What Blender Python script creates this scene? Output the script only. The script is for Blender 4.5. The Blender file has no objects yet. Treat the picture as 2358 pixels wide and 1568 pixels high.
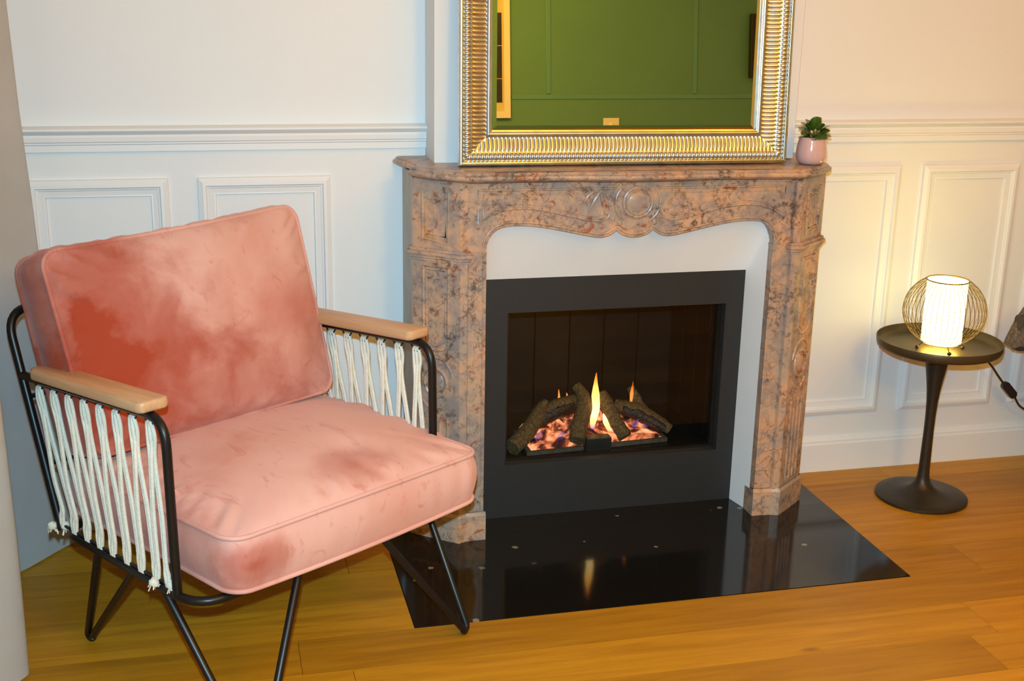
import bpy, bmesh, math, random
from mathutils import Vector, Matrix, noise

random.seed(7)
scene = bpy.context.scene
COL = scene.collection
PI = math.pi

# ------------------------------------------------------------------ camera
IMG_W, IMG_H = 2358, 1568
F_PX = 2844.0
YAW, PITCH, ROLL = 0.24449, 0.28387, 0.01927
CAM_POS = Vector((-0.8121, -3.4237, 1.5250))
fw = Vector((math.sin(YAW) * math.cos(PITCH), math.cos(YAW) * math.cos(PITCH), -math.sin(PITCH)))
r0 = Vector((math.cos(YAW), -math.sin(YAW), 0))
u0 = r0.cross(fw)
rt = r0 * math.cos(ROLL) + u0 * math.sin(ROLL)
up = -r0 * math.sin(ROLL) + u0 * math.cos(ROLL)
cam_data = bpy.data.cameras.new('camera')
cam_data.sensor_width = 36.0
cam_data.lens = F_PX / IMG_W * 36.0
cam_data.clip_start = 0.05
cam = bpy.data.objects.new('camera', cam_data)
COL.objects.link(cam)
cam.matrix_world = Matrix(((rt.x, up.x, -fw.x, CAM_POS.x), (rt.y, up.y, -fw.y, CAM_POS.y), (rt.z, up.z, -fw.z, CAM_POS.z), (0, 0, 0, 1)))
scene.camera = cam

# ------------------------------------------------------------------ world, exposure, room lights
world = bpy.data.worlds.new('world')
scene.world = world
world.use_nodes = True
world.node_tree.nodes['Background'].inputs[0].default_value = (0.01, 0.01, 0.012, 1)
scene.view_settings.view_transform = 'Standard'
scene.view_settings.look = 'None'
scene.view_settings.gamma = 1.0
scene.view_settings.use_curve_mapping = False
scene.view_settings.exposure = 0.0
scene.cycles.caustics_reflective = False
scene.cycles.caustics_refractive = False
scene.cycles.sample_clamp_indirect = 4.0
scene.cycles.max_bounces = 8

def area_light(name, loc, direction, size, power, color, shape='DISK', spread=PI):
    d = bpy.data.lights.new(name, 'AREA')
    d.shape = shape
    d.size = size
    d.energy = power
    d.color = color
    d.spread = spread
    o = bpy.data.objects.new(name, d)
    COL.objects.link(o)
    o.location = loc
    o.rotation_euler = Vector(direction).to_track_quat('-Z', 'Y').to_euler()
    return o

# the camera's own pop-up flash, just above the lens
FLASH_P, FLASH_C = 54.0, (0.42, 0.765, 1.0)
area_light('camera_flash', CAM_POS + up * 0.12 - rt * 0.01, fw - up * 0.24 + rt * 0.07, 0.035, FLASH_P, FLASH_C, 'DISK', 2.4)
# warm room light: a hanging lamp, and an added ceiling panel for soft ambient fill
PEND_P, PEND_C = 8.0, (1.0, 0.42, 0.02)
CEIL_P, CEIL_C = 41.0, (1.0, 0.36, 0.02)
pl = bpy.data.lights.new('hanging_lamp', 'POINT')
pl.energy = PEND_P
pl.color = PEND_C
pl.shadow_soft_size = 0.16
po = bpy.data.objects.new('hanging_lamp', pl)
COL.objects.link(po)
po.location = (1.55, -2.25, 2.36)
area_light('ceiling_fill', (0.95, -2.5, 2.72), (0, 0, -1), 2.2, CEIL_P, CEIL_C, 'SQUARE')
FILL_P, FILL_C = 68.0, (1.0, 0.55, 0.02)  # added warm fill without a fixture, lifts the lower walls
pl = bpy.data.lights.new('warm_fill', 'POINT')
pl.energy = FILL_P
pl.color = FILL_C
pl.shadow_soft_size = 0.22
po = bpy.data.objects.new('warm_fill', pl)
COL.objects.link(po)
po.location = (0.45, -3.55, 2.15)
SHADE_K = 1.0

# ------------------------------------------------------------------ node helpers
def new_mat(name):
    m = bpy.data.materials.new(name)
    m.use_nodes = True
    nt = m.node_tree
    b = nt.nodes['Principled BSDF']
    return m, nt, b

def node(nt, typ, **kw):
    n = nt.nodes.new(typ)
    for k, v in kw.items():
        if k.startswith('i_'):
            key = k[2:].replace('_', ' ')
            n.inputs[key].default_value = v
        else:
            setattr(n, k, v)
    return n

def ramp(nt, stops, fac=None, interp='LINEAR'):
    n = nt.nodes.new('ShaderNodeValToRGB')
    cr = n.color_ramp
    cr.interpolation = interp
    while len(cr.elements) < len(stops):
        cr.elements.new(0.5)
    for e, (p, c) in zip(cr.elements, stops):
        e.position = p
        e.color = (c[0], c[1], c[2], 1) if len(c) == 3 else c
    if fac is not None:
        nt.links.new(fac, n.inputs[0])
    return n

def mixc(nt, fac, a, b, blend='MIX'):
    n = nt.nodes.new('ShaderNodeMix')
    n.data_type = 'RGBA'
    n.blend_type = blend
    for sock, v in ((n.inputs[0], fac), (n.inputs[6], a), (n.inputs[7], b)):
        if hasattr(v, 'is_output') or isinstance(v, bpy.types.NodeSocket):
            nt.links.new(v, sock)
        elif isinstance(v, (int, float)):
            sock.default_value = v
        else:
            sock.default_value = (v[0], v[1], v[2], 1)
    return n.outputs[2]

def coords(nt, kind='Object', scale=(1, 1, 1), rot=(0, 0, 0)):
    if kind == 'World':
        t = nt.nodes.new('ShaderNodeNewGeometry').outputs['Position']
    else:
        t = nt.nodes.new('ShaderNodeTexCoord').outputs[kind]
    mp = nt.nodes.new('ShaderNodeMapping')
    mp.inputs['Scale'].default_value = scale
    mp.inputs['Rotation'].default_value = rot
    nt.links.new(t, mp.inputs[0])
    return mp.outputs[0]

def noise_tex(nt, vec, scale, detail=4, rough=0.5, dist=0.0):
    n = nt.nodes.new('ShaderNodeTexNoise')
    n.inputs['Scale'].default_value = scale
    n.inputs['Detail'].default_value = detail
    n.inputs['Roughness'].default_value = rough
    n.inputs['Distortion'].default_value = dist
    nt.links.new(vec, n.inputs['Vector'])
    return n.outputs['Fac']

def bump(nt, b, height, strength=0.2, dist=0.01):
    n = nt.nodes.new('ShaderNodeBump')
    n.inputs['Strength'].default_value = strength
    n.inputs['Distance'].default_value = dist
    nt.links.new(height, n.inputs['Height'])
    nt.links.new(n.outputs[0], b.inputs['Normal'])
    return n

def plain(name, col, rough=0.5, metal=0.0, var=0.0, vscale=8.0, bumps=0.0, bscale=60.0, sheen=0.0, coat=0.0, spec=0.5):
    m, nt, b = new_mat(name)
    b.inputs['Base Color'].default_value = (*col, 1)
    b.inputs['Roughness'].default_value = rough
    b.inputs['Metallic'].default_value = metal
    b.inputs['Specular IOR Level'].default_value = spec
    b.inputs['Sheen Weight'].default_value = sheen
    b.inputs['Coat Weight'].default_value = coat
    v = coords(nt, 'Object')
    if var:
        f = noise_tex(nt, v, vscale, 4)
        rp = ramp(nt, [(0.3, tuple(c * (1 - var) for c in col)), (0.7, tuple(min(1, c * (1 + var)) for c in col))], f)
        nt.links.new(rp.outputs[0], b.inputs['Base Color'])
    if bumps:
        bump(nt, b, noise_tex(nt, v, bscale, 3), bumps, 0.004)
    return m

M = {}
M['wall'] = plain('wall_paint', (0.80, 0.80, 0.79), 0.55, var=0.012, vscale=3, bumps=0.05, bscale=220)
M['trim'] = plain('trim_paint', (0.82, 0.82, 0.81), 0.38, var=0.01, vscale=5)
M['plaster'] = plain('plaster', (0.88, 0.875, 0.86), 0.7, var=0.02, vscale=7, bumps=0.05, bscale=90)
M['ceiling'] = plain('ceiling_paint', (0.82, 0.81, 0.79), 0.8, var=0.01)
M['black_rod'] = plain('black_powder_coat', (0.0045, 0.0050, 0.0055), 0.36, var=0.1, vscale=40, spec=0.4)
M['table_metal'] = plain('table_metal', (0.040, 0.031, 0.020), 0.42, metal=0.45, var=0.15, vscale=20, spec=0.5)
M['tray_lamplit'] = plain('tray_lamplit', (0.085, 0.062, 0.030), 0.42, metal=0.5, var=0.12, vscale=16)  # table metal made paler and warmer: lamp glow put into the tray's colour
M['insert_steel'] = plain('insert_steel', (0.017, 0.018, 0.019), 0.5, var=0.08, vscale=60, bumps=0.06, bscale=500)
M['firebox'] = plain('firebox_panel', (0.0055, 0.0045, 0.0035), 0.45, var=0.3, vscale=7)
M['firebox_floor'] = plain('firebox_floor', (0.012, 0.009, 0.007), 0.24, var=0.2, vscale=12)
M['rope'] = plain('cotton_rope', (0.80, 0.74, 0.60), 0.9, var=0.06, vscale=60, bumps=0.5, bscale=400, sheen=0.2)
M['cement'] = plain('mantel_side_stone', (0.46, 0.43, 0.36), 0.6, var=0.10, vscale=12, bumps=0.1, bscale=70)
M['pot'] = plain('pink_glaze', (0.62, 0.40, 0.38), 0.16, var=0.02, vscale=14, coat=0.4)
M['soil'] = plain('soil', (0.03, 0.02, 0.012), 0.95, var=0.3, vscale=150, bumps=0.8, bscale=300)
M['stem'] = plain('plant_stem', (0.10, 0.11, 0.03), 0.6, var=0.2, vscale=60)
M['brass_wire'] = plain('brass_wire', (0.16, 0.085, 0.025), 0.38, metal=0.7, var=0.1, vscale=50)
M['green_wall'] = plain('green_paint', (0.115, 0.300, 0.230), 0.6, var=0.04, vscale=2.5, bumps=0.1, bscale=120)
M['flash_band'] = plain('flash_band_paint', (0.120, 0.330, 0.30), 0.35, var=0.03, vscale=4)  # wall green turned paler and bluer, flash light put into the colour
M['dark_panel'] = plain('black_plastic', (0.012, 0.012, 0.013), 0.3, var=0.1)
M['picture_dark'] = plain('picture_dark', (0.03, 0.022, 0.018), 0.3, var=0.3, vscale=9)
M['cream_frame'] = plain('cream_frame', (0.86, 0.86, 0.84), 0.45, var=0.03)
M['mat_board'] = plain('mat_board', (0.70, 0.60, 0.35), 0.8, var=0.03)
M['switch_plate'] = plain('switch_plate', (0.86, 0.88, 0.86), 0.3, var=0.01)
M['dark_upholstery'] = plain('dark_upholstery', (0.045, 0.034, 0.026), 0.8, var=0.2, vscale=40, bumps=0.3, bscale=300)
M['char'] = plain('charred_bark', (0.020, 0.014, 0.011), 0.35, var=0.4, vscale=90, bumps=1.0, bscale=160)
M['burner_tray'] = plain('burner_tray', (0.10, 0.085, 0.065), 0.8, var=0.25, vscale=60, bumps=0.5, bscale=200)
M['yellow_bowl'] = plain('yellow_glaze', (0.55, 0.42, 0.04), 0.25, var=0.03)
M['walnut'] = plain('walnut', (0.10, 0.05, 0.025), 0.4, var=0.2, vscale=12)

def mk_marble():
    m, nt, b = new_mat('pink_breccia_marble')
    v = coords(nt, 'Object')
    n1 = noise_tex(nt, v, 6.5, 8, 0.62, 1.0)
    c = ramp(nt, [(0.30, (0.29, 0.25, 0.225)), (0.42, (0.40, 0.31, 0.24)), (0.50, (0.52, 0.34, 0.225)), (0.58, (0.60, 0.355, 0.22)), (0.66, (0.52, 0.30, 0.15)), (0.76, (0.47, 0.225, 0.07))], n1).outputs[0]
    # grey-violet clouds
    n2 = noise_tex(nt, v, 15, 9, 0.7, 0.6)
    f2 = ramp(nt, [(0.47, (0, 0, 0)), (0.60, (0.80, 0.80, 0.80))], n2).outputs[0]
    c = mixc(nt, f2, c, (0.285, 0.235, 0.22))
    # dark mossy speckle inside clouds
    n3 = noise_tex(nt, v, 55, 10, 0.75, 0.4)
    f3a = ramp(nt, [(0.48, (0, 0, 0)), (0.58, (0.9, 0.9, 0.9))], n3).outputs[0]
    n3b = noise_tex(nt, v, 11, 6, 0.6, 0.9)
    f3b = ramp(nt, [(0.44, (0, 0, 0)), (0.60, (0.9, 0.9, 0.9))], n3b).outputs[0]
    f3 = mixc(nt, 1.0, f3a, f3b, 'MULTIPLY')
    c = mixc(nt, f3, c, (0.060, 0.042, 0.036))
    # rust-red flames
    n4 = noise_tex(nt, v, 20, 7, 0.6, 1.8)
    f4 = ramp(nt, [(0.585, (0, 0, 0)), (0.67, (0.8, 0.8, 0.8))], n4).outputs[0]
    c = mixc(nt, f4, c, (0.27, 0.065, 0.028))
    # fine veins
    vo = nt.nodes.new('ShaderNodeTexVoronoi')
    vo.feature = 'DISTANCE_TO_EDGE'
    vo.inputs['Scale'].default_value = 13
    wv = nt.nodes.new('ShaderNodeTexNoise')
    wv.inputs['Scale'].default_value = 9
    wv.inputs['Detail'].default_value = 6
    nt.links.new(v, wv.inputs['Vector'])
    ad = nt.nodes.new('ShaderNodeVectorMath')
    ad.operation = 'MULTIPLY_ADD'
    ad.inputs[1].default_value = (0.16, 0.16, 0.16)
    nt.links.new(wv.outputs['Color'], ad.inputs[0])
    nt.links.new(v, ad.inputs[2])
    nt.links.new(ad.outputs[0], vo.inputs['Vector'])
    f5 = ramp(nt, [(0.0, (0.7, 0.7, 0.7)), (0.022, (0, 0, 0))], vo.outputs['Distance']).outputs[0]
    n6 = noise_tex(nt, v, 6, 2)
    f6 = ramp(nt, [(0.48, (0, 0, 0)), (0.6, (1, 1, 1))], n6).outputs[0]
    f5 = mixc(nt, 1.0, f5, f6, 'MULTIPLY')
    c = mixc(nt, f5, c, (0.10, 0.045, 0.03))
    nt.links.new(c, b.inputs['Base Color'])
    b.inputs['Roughness'].default_value = 0.32
    b.inputs['Specular IOR Level'].default_value = 0.4
    bump(nt, b, n3, 0.04, 0.003)
    return m
M['marble'] = mk_marble()

def mk_oak():
    m, nt, b = new_mat('oak_plank')
    oi = nt.nodes.new('ShaderNodeObjectInfo')
    pos = nt.nodes.new('ShaderNodeNewGeometry').outputs['Position']
    off = nt.nodes.new('ShaderNodeVectorMath')
    off.operation = 'MULTIPLY_ADD'
    comb = nt.nodes.new('ShaderNodeCombineXYZ')
    nt.links.new(oi.outputs['Random'], comb.inputs[0])
    nt.links.new(oi.outputs['Random'], comb.inputs[1])
    nt.links.new(comb.outputs[0], off.inputs[0])
    off.inputs[1].default_value = (37, 11, 0)
    nt.links.new(pos, off.inputs[2])
    mp = nt.nodes.new('ShaderNodeMapping')
    mp.inputs['Scale'].default_value = (1.6, 22, 5)
    nt.links.new(off.outputs[0], mp.inputs[0])
    g1 = noise_tex(nt, mp.outputs[0], 1.6, 6, 0.6, 0.7)
    c = ramp(nt, [(0.28, (0.36, 0.155, 0.006)), (0.45, (0.45, 0.20, 0.008)), (0.58, (0.50, 0.23, 0.010)), (0.75, (0.55, 0.26, 0.014))], g1).outputs[0]
    mp2 = nt.nodes.new('ShaderNodeMapping')
    mp2.inputs['Scale'].default_value = (4, 130, 5)
    nt.links.new(off.outputs[0], mp2.inputs[0])
    g2 = noise_tex(nt, mp2.outputs[0], 2.0, 4, 0.6)
    f2 = ramp(nt, [(0.58, (0, 0, 0)), (0.74, (0.35, 0.35, 0.35))], g2).outputs[0]
    c = mixc(nt, f2, c, (0.26, 0.11, 0.006))
    # knots
    mp3 = nt.nodes.new('ShaderNodeMapping')
    mp3.inputs['Scale'].default_value = (1.2, 3.5, 1)
    nt.links.new(off.outputs[0], mp3.inputs[0])
    vo = nt.nodes.new('ShaderNodeTexVoronoi')
    vo.inputs['Scale'].default_value = 1.6
    nt.links.new(mp3.outputs[0], vo.inputs['Vector'])
    f3 = ramp(nt, [(0.02, (0.8, 0.8, 0.8)), (0.07, (0, 0, 0))], vo.outputs['Distance']).outputs[0]
    c = mixc(nt, f3, c, (0.12, 0.045, 0.006))
    # per-plank tone
    tone = ramp(nt, [(0.0, (0.78, 0.76, 0.72)), (0.5, (1, 1, 1)), (1.0, (1.14, 1.12, 1.08))], oi.outputs['Random']).outputs[0]
    c = mixc(nt, 1.0, c, tone, 'MULTIPLY')
    nt.links.new(c, b.inputs['Base Color'])
    b.inputs['Roughness'].default_value = 0.42
    b.inputs['Specular IOR Level'].default_value = 0.28
    bump(nt, b, g2, 0.10, 0.003)
    return m
M['oak'] = mk_oak()

def mk_arm_wood():
    m, nt, b = new_mat('beech_armrest')
    v = coords(nt, 'Object', (30, 2.0, 30))
    g = noise_tex(nt, v, 1.6, 5, 0.6, 0.5)
    c = ramp(nt, [(0.3, (0.50, 0.28, 0.14)), (0.6, (0.62, 0.37, 0.19)), (0.8, (0.66, 0.42, 0.23))], g).outputs[0]
    nt.links.new(c, b.inputs['Base Color'])
    b.inputs['Roughness'].default_value = 0.42
    return m
M['arm_wood'] = mk_arm_wood()

def mk_velvet(name, patches, seed):
    """patches: brushed-nap areas (centre, radii, strength) in the chair's own coordinates"""
    m, nt, b = new_mat(name)
    v = coords(nt, 'Object')
    vs = nt.nodes.new('ShaderNodeVectorMath')
    vs.operation = 'ADD'
    vs.inputs[1].default_value = (seed, seed * 1.7, 0)
    nt.links.new(v, vs.inputs[0])
    n1 = noise_tex(nt, vs.outputs[0], 3.2, 5, 0.5, 0.35)
    c = ramp(nt, [(0.26, (0.58, 0.245, 0.185)), (0.42, (0.67, 0.355, 0.290)), (0.56, (0.70, 0.400, 0.340)), (0.70, (0.72, 0.420, 0.355))], n1).outputs[0]
    # short brushed streaks
    v2 = coords(nt, 'Object', (11, 4, 9), (0.3, 0.2, 0.7))
    n2 = noise_tex(nt, v2, 2.6, 6, 0.6, 0.9)
    f2 = ramp(nt, [(0.58, (0, 0, 0)), (0.70, (0.45, 0.45, 0.45))], n2).outputs[0]
    c = mixc(nt, f2, c, (0.53, 0.170, 0.115))
    for (ctr, rad, st) in patches:
        sb = nt.nodes.new('ShaderNodeVectorMath'); sb.operation = 'SUBTRACT'
        sb.inputs[1].default_value = ctr
        nt.links.new(v, sb.inputs[0])
        dv = nt.nodes.new('ShaderNodeVectorMath'); dv.operation = 'DIVIDE'
        dv.inputs[1].default_value = rad
        nt.links.new(sb.outputs[0], dv.inputs[0])
        ln = nt.nodes.new('ShaderNodeVectorMath'); ln.operation = 'LENGTH'
        nt.links.new(dv.outputs[0], ln.inputs[0])
        nz = noise_tex(nt, v, 7.5, 5, 0.55, 0.3)
        ad = nt.nodes.new('ShaderNodeMath'); ad.operation = 'MULTIPLY_ADD'
        ad.inputs[1].default_value = 1.7
        nt.links.new(nz, ad.inputs[0])
        nt.links.new(ln.outputs['Value'], ad.inputs[2])
        f = ramp(nt, [(0.05, (st, st, st)), (0.45, (st * 0.62, st * 0.62, st * 0.62)), (1.0, (0, 0, 0))], None, 'EASE')
        mr = nt.nodes.new('ShaderNodeMapRange')
        mr.inputs[1].default_value = 0.70
        mr.inputs[2].default_value = 2.30
        nt.links.new(ad.outputs[0], mr.inputs[0])
        nt.links.new(mr.outputs[0], f.inputs[0])
        c = mixc(nt, f.outputs[0], c, (0.36, 0.055, 0.024))
    nt.links.new(c, b.inputs['Base Color'])
    b.inputs['Roughness'].default_value = 0.85
    b.inputs['Sheen Weight'].default_value = 0.30
    b.inputs['Sheen Roughness'].default_value = 0.45
    b.inputs['Sheen Tint'].default_value = (1.0, 0.66, 0.60, 1)
    b.inputs['Specular IOR Level'].default_value = 0.12
    n3 = noise_tex(nt, v, 600, 2)
    bump(nt, b, n3, 0.15, 0.001)
    return m
# x = across, y = backwards, z = up in the chair's frame
M['velvet_back'] = mk_velvet('pink_velvet_back', [((0.05, 0.38, 0.71), (0.29, 0.6, 0.28), 1.25), ((0.62, 0.37, 0.62), (0.13, 0.6, 0.17), 0.5), ((0.28, 0.38, 0.57), (0.29, 0.6, 0.14), 0.85)], 1.3)
M['velvet_seat'] = mk_velvet('pink_velvet_seat', [((0.10, -0.14, 0.375), (0.075, 0.10, 0.055), 0.95), ((0.44, -0.045, 0.50), (0.11, 0.060, 0.20), 0.62), ((0.05, 0.15, 0.38), (0.05, 0.25, 0.12), 0.6)], 5.2)

def mk_granite():
    m, nt, b = new_mat('black_granite')
    v = coords(nt, 'World')
    vo = nt.nodes.new('ShaderNodeTexVoronoi')
    vo.inputs['Scale'].default_value = 14
    nt.links.new(v, vo.inputs['Vector'])
    big = noise_tex(nt, v, 3.1, 2)
    sel = ramp(nt, [(0.57, (0, 0, 0)), (0.61, (1, 1, 1))], vo.outputs['Color']).outputs[0]
    nz = noise_tex(nt, v, 70, 4)
    ad = nt.nodes.new('ShaderNodeMath')
    ad.operation = 'MULTIPLY_ADD'
    ad.inputs[1].default_value = 0.16
    nt.links.new(nz, ad.inputs[0])
    nt.links.new(vo.outputs['Distance'], ad.inputs[2])
    spot = ramp(nt, [(0.185, (1, 1, 1)), (0.215, (0, 0, 0))], ad.outputs[0]).outputs[0]
    spot = mixc(nt, 1.0, spot, sel, 'MULTIPLY')
    c = mixc(nt, spot, (0.0065, 0.006, 0.0055), (0.22, 0.20, 0.15))
    sp = noise_tex(nt, v, 190, 3, 0.6)
    f = ramp(nt, [(0.66, (0, 0, 0)), (0.74, (0.35, 0.35, 0.35))], sp).outputs[0]
    c = mixc(nt, f, c, (0.10, 0.09, 0.07))
    nt.links.new(c, b.inputs['Base Color'])
    b.inputs['Roughness'].default_value = 0.09
    b.inputs['Specular IOR Level'].default_value = 0.6
    return m
M['granite'] = mk_granite()

def mk_champagne():
    m, nt, b = new_mat('champagne_silver_leaf')
    v = coords(nt, 'Object')
    f = noise_tex(nt, v, 40, 4)
    c = ramp(nt, [(0.35, (0.58, 0.61, 0.62)), (0.65, (0.72, 0.75, 0.76))], f).outputs[0]
    nt.links.new(c, b.inputs['Base Color'])
    b.inputs['Metallic'].default_value = 1.0
    b.inputs['Roughness'].default_value = 0.26
    return m
M['champagne'] = mk_champagne()

def mk_mirror():
    m, nt, b = new_mat('mirror_glass')
    b.inputs['Base Color'].default_value = (0.86, 0.90, 0.87, 1)
    b.inputs['Metallic'].default_value = 1.0
    b.inputs['Roughness'].default_value = 0.0
    return m
M['mirror'] = mk_mirror()

def mk_glass():
    m, nt, b = new_mat('fire_glass')
    nt.nodes.remove(b)
    out = nt.nodes['Material Output']
    tr = node(nt, 'ShaderNodeBsdfTransparent')
    tr.inputs[0].default_value = (0.90, 0.90, 0.89, 1)
    gl = node(nt, 'ShaderNodeBsdfGlossy')
    gl.inputs['Roughness'].default_value = 0.0
    fr = node(nt, 'ShaderNodeFresnel')
    fr.inputs[0].default_value = 1.45
    mx = node(nt, 'ShaderNodeMixShader')
    hf = node(nt, 'ShaderNodeMath')
    hf.operation = 'MULTIPLY'
    hf.inputs[1].default_value = 0.45
    nt.links.new(fr.outputs[0], hf.inputs[0])
    nt.links.new(hf.outputs[0], mx.inputs[0])
    nt.links.new(tr.outputs[0], mx.inputs[1])
    nt.links.new(gl.outputs[0], mx.inputs[2])
    nt.links.new(mx.outputs[0], out.inputs[0])
    return m
M['glass'] = mk_glass()

def mk_fabric(name, col, scale=500):
    m, nt, b = new_mat(name)
    v = coords(nt, 'Object')
    n = noise_tex(nt, v, 6, 3)
    c = ramp(nt, [(0.3, tuple(x * 0.93 for x in col)), (0.7, col)], n).outputs[0]
    nt.links.new(c, b.inputs['Base Color'])
    b.inputs['Roughness'].default_value = 0.95
    b.inputs['Specular IOR Level'].default_value = 0.1
    w = nt.nodes.new('ShaderNodeTexWave')
    w.inputs['Scale'].default_value = scale
    w.bands_direction = 'Z'
    nt.links.new(v, w.inputs['Vector'])
    bump(nt, b, w.outputs['Fac'], 0.08, 0.001)
    return m
M['curtain'] = mk_fabric('linen_curtain', (0.88, 0.87, 0.84), 260)

def mk_knit():
    m, nt, b = new_mat('brown_knit')
    v = coords(nt, 'Object')
    n = noise_tex(nt, v, 160, 4, 0.7)
    c = ramp(nt, [(0.35, (0.07, 0.05, 0.035)), (0.55, (0.18, 0.125, 0.075)), (0.7, (0.30, 0.22, 0.13))], n).outputs[0]
    nt.links.new(c, b.inputs['Base Color'])
    b.inputs['Roughness'].default_value = 0.95
    b.inputs['Sheen Weight'].default_value = 0.3
    bump(nt, b, n, 0.9, 0.006)
    return m
M['knit'] = mk_knit()

def mk_log():
    m, nt, b = new_mat('ceramic_log_bark')
    v = coords(nt, 'Object')
    n = noise_tex(nt, v, 130, 6, 0.7)
    c = ramp(nt, [(0.30, (0.045, 0.028, 0.012)), (0.5, (0.16, 0.10, 0.038)), (0.68, (0.30, 0.20, 0.08))], n).outputs[0]
    nt.links.new(c, b.inputs['Base Color'])
    b.inputs['Roughness'].default_value = 0.85
    bump(nt, b, n, 0.9, 0.004)
    return m
M['log'] = mk_log()

def mk_leaf():
    m, nt, b = new_mat('succulent_leaf')
    v = coords(nt, 'Object')
    n = noise_tex(nt, v, 45, 3)
    c = ramp(nt, [(0.3, (0.018, 0.050, 0.006)), (0.6, (0.055, 0.115, 0.012)), (0.8, (0.13, 0.17, 0.015))], n).outputs[0]
    nt.links.new(c, b.inputs['Base Color'])
    b.inputs['Roughness'].default_value = 0.28
    b.inputs['Coat Weight'].default_value = 0.3
    b.inputs['Subsurface Weight'].default_value = 0.1
    b.inputs['Subsurface Radius'].default_value = (0.004, 0.006, 0.001)
    return m
M['leaf'] = mk_leaf()

def mk_emit(name, col, strength):
    m, nt, b = new_mat(name)
    b.inputs['Base Color'].default_value = (*[min(1, c) for c in col], 1)
    b.inputs['Emission Color'].default_value = (*col, 1)
    b.inputs['Emission Strength'].default_value = strength
    return m
M['lamp_shade'] = mk_emit('lit_lamp_shade', (1.0, 0.90, 0.34), 6.4 * SHADE_K)

def mk_flame(name, z0, z1, stops, strength, al_k=1.0):
    m, nt, b = new_mat(name)
    nt.nodes.remove(b)
    out = nt.nodes['Material Output']
    tc = nt.nodes.new('ShaderNodeTexCoord')
    sp = nt.nodes.new('ShaderNodeSeparateXYZ')
    nt.links.new(tc.outputs['Object'], sp.inputs[0])
    mr = nt.nodes.new('ShaderNodeMapRange')
    mr.inputs[1].default_value = z0
    mr.inputs[2].default_value = z1
    nt.links.new(sp.outputs[2], mr.inputs[0])
    c = ramp(nt, stops, mr.outputs[0])
    em = nt.nodes.new('ShaderNodeEmission')
    em.inputs[1].default_value = strength
    nt.links.new(c.outputs[0], em.inputs[0])
    tr = nt.nodes.new('ShaderNodeBsdfTransparent')
    al = ramp(nt, [(p_, (a_ * al_k,) * 3) for p_, a_ in ((0.0, 0.35), (0.25, 0.75), (0.75, 0.8), (1.0, 0.3))], mr.outputs[0])
    mx = nt.nodes.new('ShaderNodeMixShader')
    nt.links.new(al.outputs[0], mx.inputs[0])
    nt.links.new(tr.outputs[0], mx.inputs[1])
    nt.links.new(em.outputs[0], mx.inputs[2])
    nt.links.new(mx.outputs[0], out.inputs[0])
    return m

def mk_ember():
    m, nt, b = new_mat('glowing_embers')
    v = coords(nt, 'Object')
    n = noise_tex(nt, v, 20, 4, 0.55, 0.8)
    c = ramp(nt, [(0.36, (0.02, 0.008, 0.012)), (0.46, (0.25, 0.05, 0.03)), (0.56, (0.95, 0.26, 0.10)), (0.70, (1.0, 0.58, 0.30))], n).outputs[0]
    s = ramp(nt, [(0.40, (0, 0, 0)), (0.62, (1, 1, 1))], n).outputs[0]
    mul = nt.nodes.new('ShaderNodeMath')
    mul.operation = 'MULTIPLY'
    mul.inputs[1].default_value = 1.0
    nt.links.new(s, mul.inputs[0])
    nt.links.new(c, b.inputs['Base Color'])
    nt.links.new(c, b.inputs['Emission Color'])
    nt.links.new(mul.outputs[0], b.inputs['Emission Strength'])
    b.inputs['Roughness'].default_value = 0.9
    return m
M['ember'] = mk_ember()

# ------------------------------------------------------------------ mesh helpers
def tagp(o, label=None, cat=None, group=None, kind=None):
    if label: o['label'] = label
    if cat: o['category'] = cat
    if group: o['group'] = group
    if kind: o['kind'] = kind
    return o

def empty(name, loc, rz=0.0, rx=0.0, label=None, cat=None, group=None, kind=None):
    o = bpy.data.objects.new(name, None)
    COL.objects.link(o)
    o.location = loc
    o.rotation_euler = (rx, 0, rz)
    o.empty_display_size = 0.05
    return tagp(o, label, cat, group, kind)

def obj(name, bm, mat, parent=None, smooth=True, world=False, label=None, angle=40):
    """bm -> one mesh object. world=True: bm is in world coordinates and the parent chain is unrotated."""
    bmesh.ops.recalc_face_normals(bm, faces=bm.faces)
    me = bpy.data.meshes.new(name)
    bm.to_mesh(me)
    bm.free()
    if parent is not None and world:
        off = Vector((0, 0, 0))
        p = parent
        while p is not None:
            off += p.location
            p = p.parent
        me.transform(Matrix.Translation(-off))
    me.materials.append(M[mat] if isinstance(mat, str) else mat)
    if smooth:
        for p in me.polygons:
            p.use_smooth = True
        me.set_sharp_from_angle(angle=math.radians(angle))
    o = bpy.data.objects.new(name, me)
    COL.objects.link(o)
    if parent is not None:
        o.parent = parent
    if label: o['label'] = label
    return o

def BM():
    return bmesh.new()

def box(bm, x0, x1, y0, y1, z0, z1, bev=0.0, seg=2):
    vs = [bm.verts.new((x, y, z)) for x in (x0, x1) for y in (y0, y1) for z in (z0, z1)]
    fs = []
    for idx in ((0, 1, 3, 2), (4, 6, 7, 5), (0, 4, 5, 1), (2, 3, 7, 6), (0, 2, 6, 4), (1, 5, 7, 3)):
        fs.append(bm.faces.new([vs[i] for i in idx]))
    if bev:
        es = list({e for f in fs for e in f.edges})
        bmesh.ops.bevel(bm, geom=es, offset=bev, segments=seg, affect='EDGES', profile=0.5)

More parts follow.
